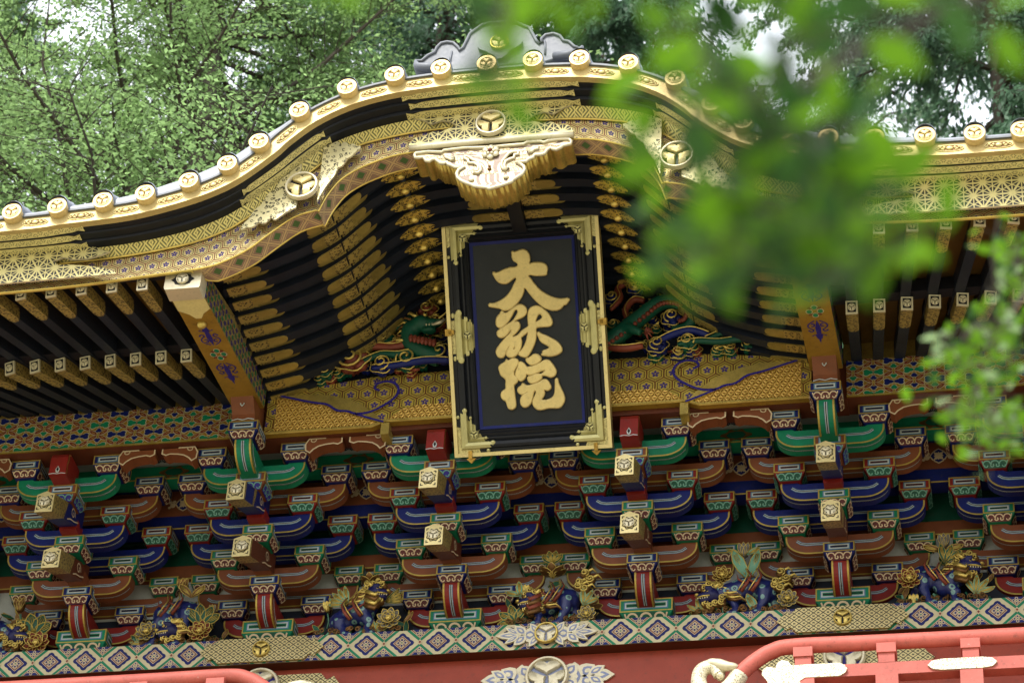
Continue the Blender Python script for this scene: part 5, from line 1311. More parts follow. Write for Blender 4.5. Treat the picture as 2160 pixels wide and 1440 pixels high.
def corner(sx, sz):
    """stepped gilt corner plate that follows the mouldings"""
    mb = MB(); LX = [(.20, 0), (.27, 1), (.30, 2), (.315, 3), (.285, 4), (.245, 5), (.275, 6), (.22, 7), (.24, 8), (.19, 9), (.15, 10), (.13, 11)]
    for i, (a, b) in enumerate(zip(steps[:-1], steps[1:])):
        ln = LX[i % 12][0] * .82 + (.0 if i < 8 else -.02); m = 1 if i in (0, 1) else 0
        e = .003
        ax, az, ay = a[0], a[1], a[2] - e; bx, bz, by = b[0], b[1], b[2] - e
        c1 = .545 - ln; c2 = .838 - ln * 1.18
        mb.add([(sx * ax, ay, sz * az), (sx * bx, by, sz * bz), (sx * (c1 + .01), by, sz * bz), (sx * c1, ay, sz * az)], [(0, 1, 2, 3)], m)
        mb.add([(sx * ax, ay, sz * az), (sx * bx, by, sz * bz), (sx * bx, by, sz * (c2 + .01)), (sx * ax, ay, sz * c2)], [(0, 1, 2, 3)], m)
    # scalloped tips
    for k, (x, z, r) in enumerate(((.545 - .315 * .82, .775, .020), (.545 - .27 * .82, .825, .014), (.545 - .26 * .8, .735, .012))):
        mb.ball((sx * x, -.022 + .004 * k, sz * z), (r, .008, r), 0, 8, 5)
    for k, (x, z, r) in enumerate(((.482, .838 - .315 * .97, .020), (.532, .838 - .27 * .97, .014), (.442, .838 - .26 * .97, .012))):
        mb.ball((sx * x, -.022 + .004 * k, sz * z), (r, .008, r), 0, 8, 5)
    return mb.mesh('corner_plate', ['gold2', 'speck'])
def side_plate(sx):
    mb = MB()
    for i, (a, b) in enumerate(zip(steps[:-1], steps[1:])):
        h = [.12, .155, .165, .16, .15, .125, .14, .12, .105, .12, .10, .085][i % 12] * 1.0; e = .003
        mb.add([(sx * a[0], a[2] - e, -h), (sx * b[0], b[2] - e, -h), (sx * b[0], b[2] - e, h), (sx * a[0], a[2] - e, h)], [(0, 1, 2, 3)], 1 if i < 2 else 0)
    for s in (-1, 1):
        mb.ball((sx * .482, -.024, s * .168), (.024, .008, .028), 0, 8, 5); mb.ball((sx * .53, -.004, s * .155), (.014, .006, .02), 0, 8, 5); mb.ball((sx * .432, -.004, s * .122), (.012, .006, .02), 0, 8, 5)
    return mb.mesh('side_plate', ['gold2', 'speck'])
for sx in (-1, 1):
    for sz in (-1, 1):
        pp('corner_plate', corner(sx, sz)); pp('crest', crest(.032, 'gold2', 'black', 'gold2', .012), (sx * .420, -.024, sz * .706))
    pp('side_plate', side_plate(sx)); pp('crest', crest(.032, 'gold2', 'black', 'gold2', .012), (sx * .425, -.024, .006))
    mb = MB(); mb.box(-.024, .024, -.034, .03, -.024, .024, 0); mb.box(-.04 if sx > 0 else .0, .0 if sx > 0 else .04, -.034, .0, -.014, .014, 0)
    pp('frame_clasp', mb.mesh('frame_clasp', ['umbergold']), (sx * (PW - .008), 0, .035))
    mb = MB(); mb.box(-.013, .013, -.034, .03, -.030, .024, 0); mb.prism([(-.035, -.03), (0, -.065), (.035, -.03)], -.01, .02, 0); pp('frame_clasp', mb.mesh('frame_clasp', ['umbergold']), (sx * .455, 0, -PH + .018))
mb = MB(); mb.box(-.017, .017, -.034, .03, -.026, .026, 0); pp('frame_clasp', mb.mesh('frame_clasp', ['umbergold']), (0.0, 0, PH - .014))
for P in (CH_DAI, CH_YU, CH_YU2, CH_IN, CH_IN2, CH_IN3, CH_IN4):
    me = curve_plate(P, .034, .011, True, .022); me.materials.append(M['cream']); shade_auto(me, 50); pp('gold_character_stroke', me)
mb = MB()
for s in (-1, 1): mb.tube([(s * .35, .02, .80), (s * .35, .5, .62)], .018, 0, 8)
pp('hanging_iron', mb.mesh('hanging_iron', ['black']))

# ================================================================== CARVINGS BETWEEN THE BRACKETS
def spiral(cx, cz, r, turns=1.6, f=1, a0=0.0, n=18, y=0.0, yl=.0):
    return [(cx + f * r * (1 - .82 * k / n) * math.cos(a0 + turns * 2 * PI * k / n), y - yl * k / n, cz + r * (1 - .82 * k / n) * math.sin(a0 + turns * 2 * PI * k / n)) for k in range(n + 1)]
def taper_tube(mb, pts, r0, r1, m=0, seg=7):
    n = len(pts); mb.tube(pts, [lerp(r0, r1, k / (n - 1)) for k in range(n)], m, seg)
def petal_v(mb, c, d, up, L, w, m, cup=.25, m_edge=None):
    """a cupped petal from c along d"""
    d = Vector(d).normalized(); up = Vector(up); up = (up - d * up.dot(d)).normalized(); s = d.cross(up); c = Vector(c); rows = []
    for t, k, h in ((0, .25, 0), (.3, .85, .06), (.62, 1, .02), (.86, .6, -.05 + cup * .3), (1, .05, cup * .5)):
        o = c + d * L * t + up * L * h
        rows.append([o - s * w * k / 2 + up * w * cup * k * .5, o, o + s * w * k / 2 + up * w * cup * k * .5])
    vs = [p for r in rows for p in r]
    mb.add(vs, [f for i in range(4) for f in ((3 * i, 3 * i + 1, 3 * i + 4, 3 * i + 3), (3 * i + 1, 3 * i + 2, 3 * i + 5, 3 * i + 4))], m)
    if m_edge is not None:
        mb.tube([r[0] for r in rows] + [r[2] for r in reversed(rows)], w * .05, m_edge, 5)
def lotus_flower(c, s, mats=('umber', 'gold', 'palegreen'), n=8):
    mb = MB(); c = Vector(c)
    for ring, (k, tilt, L, o) in enumerate(((n, .25, 1.0, 0), (n - 2, .8, .85, .4), (5, 1.35, .62, .2))):
        for i in range(k):
            a = 2 * PI * i / k + o; d = (math.cos(a) * math.cos(tilt), math.sin(a) * math.cos(tilt) * .6, math.sin(tilt) + .15)
            petal_v(mb, c + Vector((0, 0, .004 * ring)), d, (0, 0, 1), s * L, s * .62, 0, .45, 1)
    mb.ball(c + Vector((0, 0, s * .35)), (s * .22, s * .2, s * .28), 2, 8, 6)
    return mb.mesh('lotus_flower', list(mats), True)
def peony(c, s, mats=('rose', 'gold', 'gold')):
    mb = MB(); c = Vector(c); rnd = random.Random(int(c.x * 1000))
    for ring, (k, r, t) in enumerate(((9, 1.0, .15), (7, .75, .55), (5, .5, 1.0))):
        for i in range(k):
            a = 2 * PI * i / k + ring * .4
            d = Vector((math.cos(a) * math.cos(t), -math.sin(t), math.sin(a) * math.cos(t)))
            petal_v(mb, c, d, (0, -1, 0), s * r, s * .6, 0, .5, 1)
    mb.ball(c + Vector((0, -s * .35, 0)), s * .2, 2, 8, 6)
    return mb.mesh('peony_flower', list(mats), True)
def carved_leaf(c, d, L, w, mats=('leafgreen', 'line'), veins=3):
    mb = MB(); petal_v(mb, c, d, (0, -1, 0), L, w, 0, .2, 1)
    d = Vector(d).normalized(); s = d.cross(Vector((0, -1, 0))); c = Vector(c) + Vector((0, -.006, 0))
    for k in range(veins):
        q = (k - (veins - 1) / 2) / max(1, veins); mb.tube([c + d * L * .12, c + d * L * .45 + s * w * q * .5, c + d * L * .85 + s * w * q * .45], .0035, 1, 4)
    return mb.mesh('carved_leaf', list(mats), True)
def lion_carving(x, label, f, rump, chest, head, tail, chest_mat, flowers, leaves, flames=2, z0=-.398):
    Y0 = -.015
    t = empty('lion_carving', (x, Y0, z0)); t.scale = (1.14, 1.1, 1.10); tag(t, label, 'carved lion', 'carved lions between the brackets')
    def pt(name, me): return put(name, me, t, (x, Y0, z0))
    rz, cz_ = rump[1], chest[1]
    mb = MB()
    spine = [(rump[0], .0, rz), (lerp(rump[0], chest[0], .35), -.015, lerp(rz, cz_, .35) + .025), (lerp(rump[0], chest[0], .7), -.025, lerp(rz, cz_, .7) + .015), (chest[0], -.035, cz_), (lerp(chest[0], head[0], .6), -.045, lerp(cz_, head[1], .6)), (head[0], -.06, head[1])]
    mb.tube(spine, [.078, .080, .076, .080, .066, .05], 0, 12)
    mb.ball((rump[0], -.01, rz), (.085, .075, .085), 0, 12, 8); mb.ball((chest[0], -.03, cz_), (.082, .075, .085), 0, 12, 8)
    for (bx, bz), ln in (((rump[0], rz), -1), ((chest[0], cz_), 1)):
        for yy, kx in ((-.055, .035), (.03, -.03)):
            knee = (bx + f * kx + f * .03 * ln, yy, bz * .52); foot = (bx + f * (kx * 1.5 - .005) + f * .01 * ln, yy - .01, .022)
            mb.tube([(bx, yy, bz - .01), knee, (foot[0] - f * .012, foot[1], .07), foot], [.052, .036, .024, .026], 0, 9)
            mb.ball((foot[0] + f * .022, foot[1] - .008, .020), (.036, .026, .020), 0, 8, 6)
    pt('lion_body', blob_mesh('lion_body', mb, .011, ['spots']))
    hx, hz = head
    mb = MB()                                       # head: broad skull, short muzzle, open jaw
    mb.ball((hx, -.075, hz), (.066, .055, .058), 0, 12, 8); mb.ball((hx + f * .050, -.085, hz - .012), (.042, .042, .028), 0, 10, 7); mb.ball((hx + f * .042, -.082, hz - .046), (.038, .036, .016), 0, 10, 6)
    mb.tube([(hx - f * .01, -.12, hz + .034), (hx + f * .035, -.125, hz + .030)], .016, 0, 7)
    pt('lion_head', blob_mesh('lion_head', mb, .008, ['lionblue']))
    mb = MB()
    for s in (-.030, .022): mb.ball((hx + f * (.030 + s * .4), -.122 + abs(s) * .2, hz + .016 + s * .15), .013, 0, 8, 6); mb.ball((hx + f * (.033 + s * .4), -.133 + abs(s) * .2, hz + .015 + s * .15), .006, 1, 6, 5)
    mb.ball((hx + f * .088, -.095, hz - .002), (.016, .022, .012), 0, 8, 5)
    mb.tube([(hx + f * .005, -.122, hz - .022), (hx + f * .05, -.128, hz - .030), (hx + f * .086, -.105, hz - .028)], .006, 0, 6)
    for k in range(5): mb.ball((hx + f * (.02 + .015 * k), -.122 + .003 * k, hz - .035), (.005, .004, .008), 2, 5, 4)
    taper_tube(mb, [(hx - f * .02, -.09, hz + .04), (hx - f * .045, -.1, hz + .075), (hx - f * .07, -.09, hz + .085)], .018, .004, 0)
    pt('lion_face', mb.mesh('lion_face', ['gold', 'ink', 'white_gold'], True))
    mb = MB(); rnd = random.Random(int(100 * x) + 5)
    for k in range(11):                             # curled mane
        a = PI * (.30 + 1.35 * k / 10); rr = .082 + .018 * (k % 2); cx = hx + f * rr * math.cos(a) * .9; cz2 = hz + rr * math.sin(a) * .85
        mb.ball((cx, -.065, cz2), (.030, .030, .030), 0, 8, 6); mb.tube(spiral(cx, cz2, .024, 1.5, f, a, 12, -.096, .008), .0055, 1, 5)
    for k in range(6):
        x0 = lerp(hx, chest[0], .25) - f * .012 * k; z1 = lerp(hz, cz_, .2) + .045 - .018 * k
        taper_tube(mb, [(x0, -.085, z1), (x0 - f * .045, -.10, z1 - .022), (x0 - f * .085, -.095, z1 - .012), (x0 - f * .115, -.085, z1 - .035)], .014, .004, 0 if k % 2 else 1)
    pt('lion_mane', mb.mesh('lion_mane', ['umber', 'gold'], True))
    if chest_mat:
        mb = MB()
        for k in range(4):
            q = .5 + .16 * k; cx = lerp(chest[0], hx, .55) + f * .02; cz2 = lerp(cz_, hz, .75) - .035 * k
            taper_tube(mb, [(cx - f * .035, -.10, cz2 + .03), (cx + f * .030, -.122, cz2 - .012), (cx + f * .05, -.105, cz2 + .035)], .022, .012, k % 2)
        pt('lion_chest', mb.mesh('lion_chest', [chest_mat, 'umber'], True))
    if tail:
        mb = MB(); tx, tz = tail
        for k in range(5):
            cx, cz2 = tx - f * .030 * (k % 3) * 1.2, tz + .05 * (k // 2) - .02 * (k % 2)
            mb.ball((cx, -.05, cz2), (.036, .024, .032), 0, 8, 6); mb.tube(spiral(cx, cz2, .030, 1.6, -f, 1 + k, 14, -.075, .01), .006, 1, 5)
            taper_tube(mb, [(cx, -.06, cz2), (cx - f * .05, -.07, cz2 + .03), (cx - f * .075, -.06, cz2 + .0)], .016, .003, 1)
        pt('lion_tail', mb.mesh('lion_tail', ['umber', 'gold'], True))
    mb = MB()
    for k in range(flames):
        bx = lerp(chest[0], rump[0], .15 + .5 * k); bz = lerp(cz_, rz, .15 + .5 * k)
        taper_tube(mb, [(bx + f * .03, -.10, bz - .05), (bx - f * .01, -.115, bz - .0), (bx - f * .035, -.11, bz + .06), (bx - f * .01, -.10, bz + .12)], .014, .003, 0)
        taper_tube(mb, [(bx, -.115, bz), (bx + f * .045, -.12, bz + .03), (bx + f * .055, -.11, bz + .075)], .009, .002, 0)
        mb.tube([(bx + f * .045, -.115, bz - .05), (bx + f * .012, -.13, bz), (bx - f * .018, -.125, bz + .06), (bx + f * .0, -.105, bz + .12)], .0045, 1, 5)
    if flames: pt('flame_fold', mb.mesh('flame_fold', ['rose', 'gold'], True))
    for kind_, cx, cz2, s, mats in flowers:
        if kind_ == 'lotus': pt('lotus_flower', lotus_flower((cx, -.03, cz2), s, mats))
        elif kind_ == 'peony': pt('peony_flower', peony((cx, -.07, cz2), s, mats))
        else:
            mb = MB(); mb.ball((cx, -.03, cz2), (s * .7, s * .6, s), 0, 10, 8)
            for k in range(3): petal_v(mb, (cx, -.03 - s * .4, cz2 - s * .9), (.35 * (k - 1), -.1, 1), (0, -1, 0), s * 1.9, s * .8, 0, .3, 1)
            mb.tube([(cx, -.01, cz2 - s), (cx + f * .01, .0, cz2 - s * 2.6), (cx, .01, cz2 - s * 4)], s * .14, 2, 6); pt('flower_bud', mb.mesh('flower_bud', list(mats), True))
    for cx, cz2, dx, dz, L, w, mats in leaves: pt('carved_leaf', carved_leaf((cx, -.05, cz2), (dx, -.25, dz), L, w, mats))
    # low bank of stems and leaves the animal stands in
    mb = MB(); rnd = random.Random(int(77 * x) + 3)
    for k in range(16):
        a = -.27 + .54 * k / 15; mb.tube([(a, -.02, 0), (a + rnd.uniform(-.02, .02), -.05, .03), (a + rnd.uniform(-.05, .05), -.07, rnd.uniform(.04, .09))], .007, k % 3, 5)
        mb.tube(spiral(a + rnd.uniform(-.02, .02), .035 + rnd.uniform(0, .03), .022, 1.4, 1 if k % 2 else -1, k, 10, -.07, .01), .005, 2, 5)
    pt('carved_stems', mb.mesh('carved_stems', ['leafgreen', 'palegreen', 'umber'], True))
    mb = MB()
    for k in range(26):
        cx = rnd.uniform(-.29, .29); cz2 = rnd.uniform(.02, .40) * (1 - abs(cx) * 1.9) + .02
        petal_v(mb, (cx, .035, cz2), (rnd.uniform(-1, 1), -.2, rnd.uniform(-.1, 1)), (0, -1, 0), rnd.uniform(.06, .11), rnd.uniform(.025, .045), k % 2, .25, 2)
    pt('carved_foliage', mb.mesh('carved_foliage', ['leafgreen', 'umber', 'line'], True))
    return t
LG, LP, LU = ('leafgreen', 'line'), ('palegreen', 'line'), ('umber', 'gold')
GF = ('greyflower', 'gold', 'gold')
def fan(cx, cz, L, w, mats, a0=20, a1=160, n=4): return [(cx, cz, math.cos(math.radians(lerp(a0, a1, k / (n - 1)))), math.sin(math.radians(lerp(a0, a1, k / (n - 1)))), L, w, mats) for k in range(n)]
lion_carving(-2.80, 'blue spotted lion carving arched with its head down beside an orange flower', -1, (.05, .30), (-.10, .27), (-.03, .12), None, None,
    [('bud', .0, .50, .048, ('umber', 'gold', 'palegreen')), ('peony', .17, .10, .085, ('rose', 'gold', 'gold')), ('peony', -.19, .12, .080, GF), ('bud', .22, .30, .03, GF)],
    fan(.16, .17, .15, .075, LG, 20, 130, 4) + fan(-.20, .03, .10, .04, LP, 90, 170, 3) + [(.07, .40, -.5, .5, .12, .05, LU), (.07, .40, .7, .4, .12, .05, LU)])
lion_carving(-1.40, 'blue spotted lion carving looking right with a gold chest under a golden lotus', 1, (-.14, .15), (-.0, .20), (.085, .33), None, 'gold',
    [('lotus', .03, .43, .085, ('umber', 'gold', 'palegreen')), ('peony', .19, .115, .085, GF), ('bud', -.24, .27, .035, ('gold', 'gold', 'palegreen'))],
    fan(-.10, .27, .13, .04, LP, 100, 190, 5) + fan(.15, .27, .13, .035, LG, -10, 40, 4) + fan(.10, .04, .10, .04, LP, 20, 110, 3))
lion_carving(0.0, 'blue spotted lion carving crouching head low under a large lotus at the middle', -1, (.10, .23), (-.02, .20), (-.115, .19), (.18, .30), 'rose',
    [('lotus', .0, .40, .105, ('umber', 'gold', 'palegreen')), ('bud', -.17, .31, .035, ('gold', 'gold', 'palegreen')), ('peony', .24, .07, .065, GF)],
    fan(-.20, .26, .10, .045, LP, 20, 170, 3) + fan(-.22, .06, .12, .06, LG, 60, 200, 4) + fan(.21, .16, .12, .04, LP, 20, 90, 3) + fan(.0, .50, .09, .05, LG, 40, 140, 4))
lion_carving(1.40, 'blue spotted lion carving with lowered gold maned head under tall pale green leaves', -1, (.13, .21), (.0, .22), (-.20, .16), (.20, .22), None,
    [('bud', .0, .52, .05, GF), ('peony', .28, .10, .072, GF), ('peony', -.13, .31, .070, ('umber', 'gold', 'gold'))],
    [(.02, .30, -.45, 1, .21, .075, LP), (.04, .30, .35, 1, .20, .065, LP), (.09, .02, -.5, 1, .15, .06, LP), (-.02, .48, -.9, .35, .10, .04, LP), (.02, .48, .9, .35, .10, .04, LP)] + fan(-.27, .05, .10, .03, LP, 60, 150, 3))
lion_carving(2.81, 'blue spotted lion carving facing right with red and gold chest below the blurred sprig', 1, (-.12, .25), (.02, .17), (.16, .28), None, 'gold',
    [('bud', .02, .50, .05, GF), ('peony', -.20, .20, .085, ('rose', 'gold', 'gold')), ('bud', -.18, .06, .04, ('gold', 'gold', 'palegreen'))],
    fan(.02, .33, .13, .045, LG, 30, 100, 3) + fan(.20, .08, .13, .04, LP, 10, 120, 4) + [(.0, .42, -.9, .2, .12, .05, LU), (.02, .42, .9, .1, .13, .05, LU)])
lion_carving(-4.20, 'blue lion carving behind red peony at the left end of the row', 1, (-.14, .2), (.0, .22), (.15, .15), None, None,
    [('peony', .30, .075, .095, ('rose', 'gold', 'gold')), ('bud', .12, .42, .05, ('umber', 'gold', 'palegreen'))], fan(.25, .17, .15, .09, LG, 20, 140, 4))

# ------------------------------------------------ dragon and cloud carvings on the rainbow beam
def cloud_part(mb, cx, cz, r, m, y=-1.14, f=1, a0=0):
    for k in range(5):
        a = a0 + 2 * PI * k / 5; mb.ball((cx + .62 * r * math.cos(a), y + .03, cz + .50 * r * math.sin(a)), (.48 * r, .05, .42 * r), m, 10, 6)
    mb.ball((cx, y + .01, cz), (.6 * r, .06, .55 * r), m, 10, 6)
    mb.tube(spiral(cx, cz, r * .80, 1.7, f, a0, 22, y - .035, .03), r * .085, 3, 6)
    mb.tube([(cx + r * 1.08 * math.cos(t) * (1 + .10 * math.cos(5 * t)), y - .005, cz + r * .88 * math.sin(t) * (1 + .10 * math.cos(5 * t))) for t in [2 * PI * k / 26 for k in range(27)]], r * .06, 3, 5, False)
def streamer(mb, P, r, m, y=-1.16):
    pts = [(p[0], y, p[1]) for p in P]; n = len(pts)
    mb.tube(pts, [r * (.5 + .5 * math.sin(PI * min(1, .15 + .85 * (1 - k / (n - 1))))) for k in range(n)], m, 8)
    mb.tube([(p[0], y - r * .9, p[1] + r * .45) for p in P], r * .16, 3, 5)
CM = ['dkgreen', 'blue', 'rose', 'gold']
def dragon(label, x0):
    t = empty('dragon_carving', (x0, -1.12, 1.19)); tag(t, label, 'dragon carving', 'dragon carvings beside the plaque'); return t
t = dragon('dragon head carving among red and green clouds left of the plaque', -1.0)
def tp(name, mb, mats, sm=True): return put(name, mb.mesh(name, mats, sm), t, (0, 0, 0)) if False else put_at(name, mb.mesh(name, mats, sm), t)
def put_at(name, me, par):
    o = bpy.data.objects.new(name, me); COL.objects.link(o); o.parent = par; o.location = -BASE[par.name]; BASE[o.name] = Vector((0, 0, 0)); return o
for cx, cz, r, m, f in ((-1.56, 1.235, .055, 0, -1), (-1.355, 1.315, .125, 2, 1), (-1.16, 1.50, .10, 0, -1), (-1.13, 1.26, .085, 1, 1), (-.95, 1.29, .095, 0, -1), (-.98, 1.69, .075, 1, 1), (-.82, 1.72, .075, 2, -1), (-.70, 1.33, .09, 1, 1), (-.74, 1.60, .06, 2, 1)):
    mb = MB(); cloud_part(mb, cx, cz, r, m, -1.14 - .03 * (m == 2), f, cx * 7); tp('cloud_curl', mb, CM)
for P, r, m in (([(-1.40, 1.36), (-1.22, 1.42), (-1.05, 1.40), (-.92, 1.43)], .035, 2), ([(-1.30, 1.27), (-1.15, 1.34), (-1.0, 1.33), (-.86, 1.36)], .030, 0), ([(-1.2, 1.22), (-1.0, 1.235), (-.8, 1.26), (-.62, 1.24)], .030, 1), ([(-1.08, 1.56), (-1.0, 1.62), (-.92, 1.70)], .035, 0), ([(-1.24, 1.44), (-1.12, 1.42), (-1.0, 1.46), (-.9, 1.52)], .022, 2)):
    mb = MB(); streamer(mb, [tuple(v) for v in smooth_path(P)], r, m); tp('cloud_streamer', mb, CM)
mb = MB()                         # dragon head looking right, with neck coil behind
mb.tube(smooth_path([(-.70, -1.12, 1.30), (-.83, -1.15, 1.36), (-.93, -1.17, 1.46), (-.90, -1.19, 1.56), (-.82, -1.2, 1.58)], 4), [.075] * 12 + [.06, .055, .05, .045, .04], 0, 12)
mb.ball((-.84, -1.22, 1.555), (.085, .07, .065), 0, 12, 8); mb.ball((-.755, -1.235, 1.535), (.065, .05, .038), 0, 10, 7); mb.ball((-.70, -1.24, 1.545), (.03, .036, .028), 0, 8, 6); mb.ball((-.775, -1.23, 1.475), (.062, .045, .022), 0, 10, 6)
put_at('dragon_body', blob_mesh('dragon_body', mb, .013, ['dkgreen']), t)
mb = MB()
for k in range(7): mb.ball((-.90 + .03 * k, -1.255 - .003 * k, 1.40 - .012 * k), (.020, .02, .035), 0, 8, 6)
mb.ball((-.80, -1.29, 1.585), .018, 1, 8, 6); mb.ball((-.795, -1.305, 1.583), .009, 2, 6, 5)
for k in range(5): mb.ball((-.79 + .022 * k, -1.27, 1.505), (.007, .006, .012), 3, 5, 4)
taper_tube(mb, [(-.86, -1.22, 1.61), (-.93, -1.22, 1.66), (-1.02, -1.2, 1.67)], .02, .004, 1); taper_tube(mb, [(-.70, -1.27, 1.55), (-.63, -1.29, 1.60), (-.60, -1.27, 1.68)], .010, .002, 1)
for k in range(6): taper_tube(mb, [(-.90 - .01 * k, -1.2, 1.60 - .035 * k), (-.97 - .01 * k, -1.21, 1.63 - .04 * k), (-1.03, -1.19, 1.61 - .04 * k)], .016, .003, 1 if k % 2 else 4)
mb.tube([(-.74, -1.28, 1.49), (-.68, -1.29, 1.50), (-.64, -1.28, 1.54)], [.008, .016, .004], 3, 6)
tp('dragon_face', mb, ['rose', 'gold', 'ink', 'white_gold', 'umber'])
t = dragon('coiling green dragon body carving with red claws right of the plaque', 1.0)
mb = MB(); P = smooth_path([(.50, -1.13, 1.30), (.62, -1.17, 1.36), (.78, -1.18, 1.50), (.92, -1.2, 1.60), (1.06, -1.19, 1.60), (1.16, -1.16, 1.52), (1.12, -1.13, 1.42), (1.0, -1.12, 1.40)], 5)
mb.tube(P, [.075 - .04 * k / len(P) for k in range(len(P))], 0, 12)
mb.tube([(.66, -1.2, 1.40), (.74, -1.24, 1.34), (.80, -1.25, 1.30)], [.05, .036, .026], 0, 9); mb.tube([(1.08, -1.2, 1.58), (1.16, -1.23, 1.55), (1.21, -1.23, 1.53)], [.04, .03, .024], 0, 9)
put_at('dragon_body', blob_mesh('dragon_body', mb, .013, ['dkgreen']), t)
mb = MB()
for i in range(2, len(P) - 3, 1):
    p = P[i]; d = (P[i + 1] - P[i - 1]).normalized(); n = Vector((d.z, 0, -d.x)); mb.ball(p + n * .045 + Vector((0, -.045, 0)), (.020, .016, .020), 0, 7, 5)
    if i % 2 == 0: taper_tube(mb, [p - n * .05, p - n * .085 + d * -.02], .014, .003, 1, 5)
for cx, cz in ((.83, 1.29), (1.235, 1.52)):
    for k in range(5):
        a = -1.2 + .6 * k; taper_tube(mb, [(cx, -1.25, cz), (cx + .035 * math.cos(a), -1.28, cz + .035 * math.sin(a)), (cx + .06 * math.cos(a), -1.26, cz + .06 * math.sin(a) - .012)], .014, .004, 0, 6)
kind(tp('dragon_scales', mb, ['rose', 'gold']), 'stuff')
for cx, cz, r, m, f in ((1.36, 1.43, .10, 0, 1), (1.0, 1.50, .075, 1, -1), (.56, 1.72, .06, 1, 1), (.72, 1.80, .055, 1, -1), (1.52, 1.32, .065, 0, -1), (1.12, 1.27, .07, 0, 1), (.58, 1.46, .06, 0, 1), (.90, 1.26, .075, 1, -1)):
    mb = MB(); cloud_part(mb, cx, cz, r, m, -1.14, f, cx * 5); tp('cloud_curl', mb, CM)
for Q, r, m in (([(.55, 1.60), (.62, 1.70), (.60, 1.80), (.70, 1.86)], .026, 2), ([(.70, 1.45), (.66, 1.58), (.72, 1.68), (.80, 1.66)], .028, 2), ([(.85, 1.24), (1.0, 1.33), (1.15, 1.36), (1.28, 1.30)], .032, 1), ([(1.25, 1.26), (1.40, 1.33), (1.5, 1.40), (1.62, 1.33), (1.76, 1.24)], .034, 0), ([(1.05, 1.24), (1.2, 1.26), (1.35, 1.24), (1.55, 1.25), (1.84, 1.19)], .026, 0), ([(.52, 1.26), (.66, 1.24), (.8, 1.25)], .028, 2), ([(1.2, 1.40), (1.26, 1.48), (1.36, 1.52), (1.46, 1.45)], .024, 0)):
    mb = MB(); streamer(mb, [tuple(v) for v in smooth_path(Q)], r, m); tp('cloud_streamer', mb, CM)

rnd = random.Random(21)
for sgn, par in ((-1, bpy.data.objects['dragon_carving']), (1, bpy.data.objects['dragon_carving.001'])):
    for k in range(26):
        u_ = rnd.random() ** .8; x = sgn * lerp(1.62, .60, u_); zmax = 1.24 + .50 * u_; z = rnd.uniform(1.215, zmax); r = rnd.uniform(.032, .058)
        mb = MB(); m = rnd.choice((0, 0, 1, 2)); cloud_part(mb, x, z, r, m, -1.07, rnd.choice((-1, 1)), rnd.uniform(0, 6))
        taper_tube(mb, [(x, -1.10, z), (x + rnd.uniform(-.09, .09), -1.12, z + rnd.uniform(-.02, .05)), (x + rnd.uniform(-.14, .14), -1.10, z + rnd.uniform(-.01, .08))], .016, .004, rnd.choice((2, 3, 3)), 6)
        put_at('cloud_curl', mb.mesh('cloud_curl', CM, True), par)
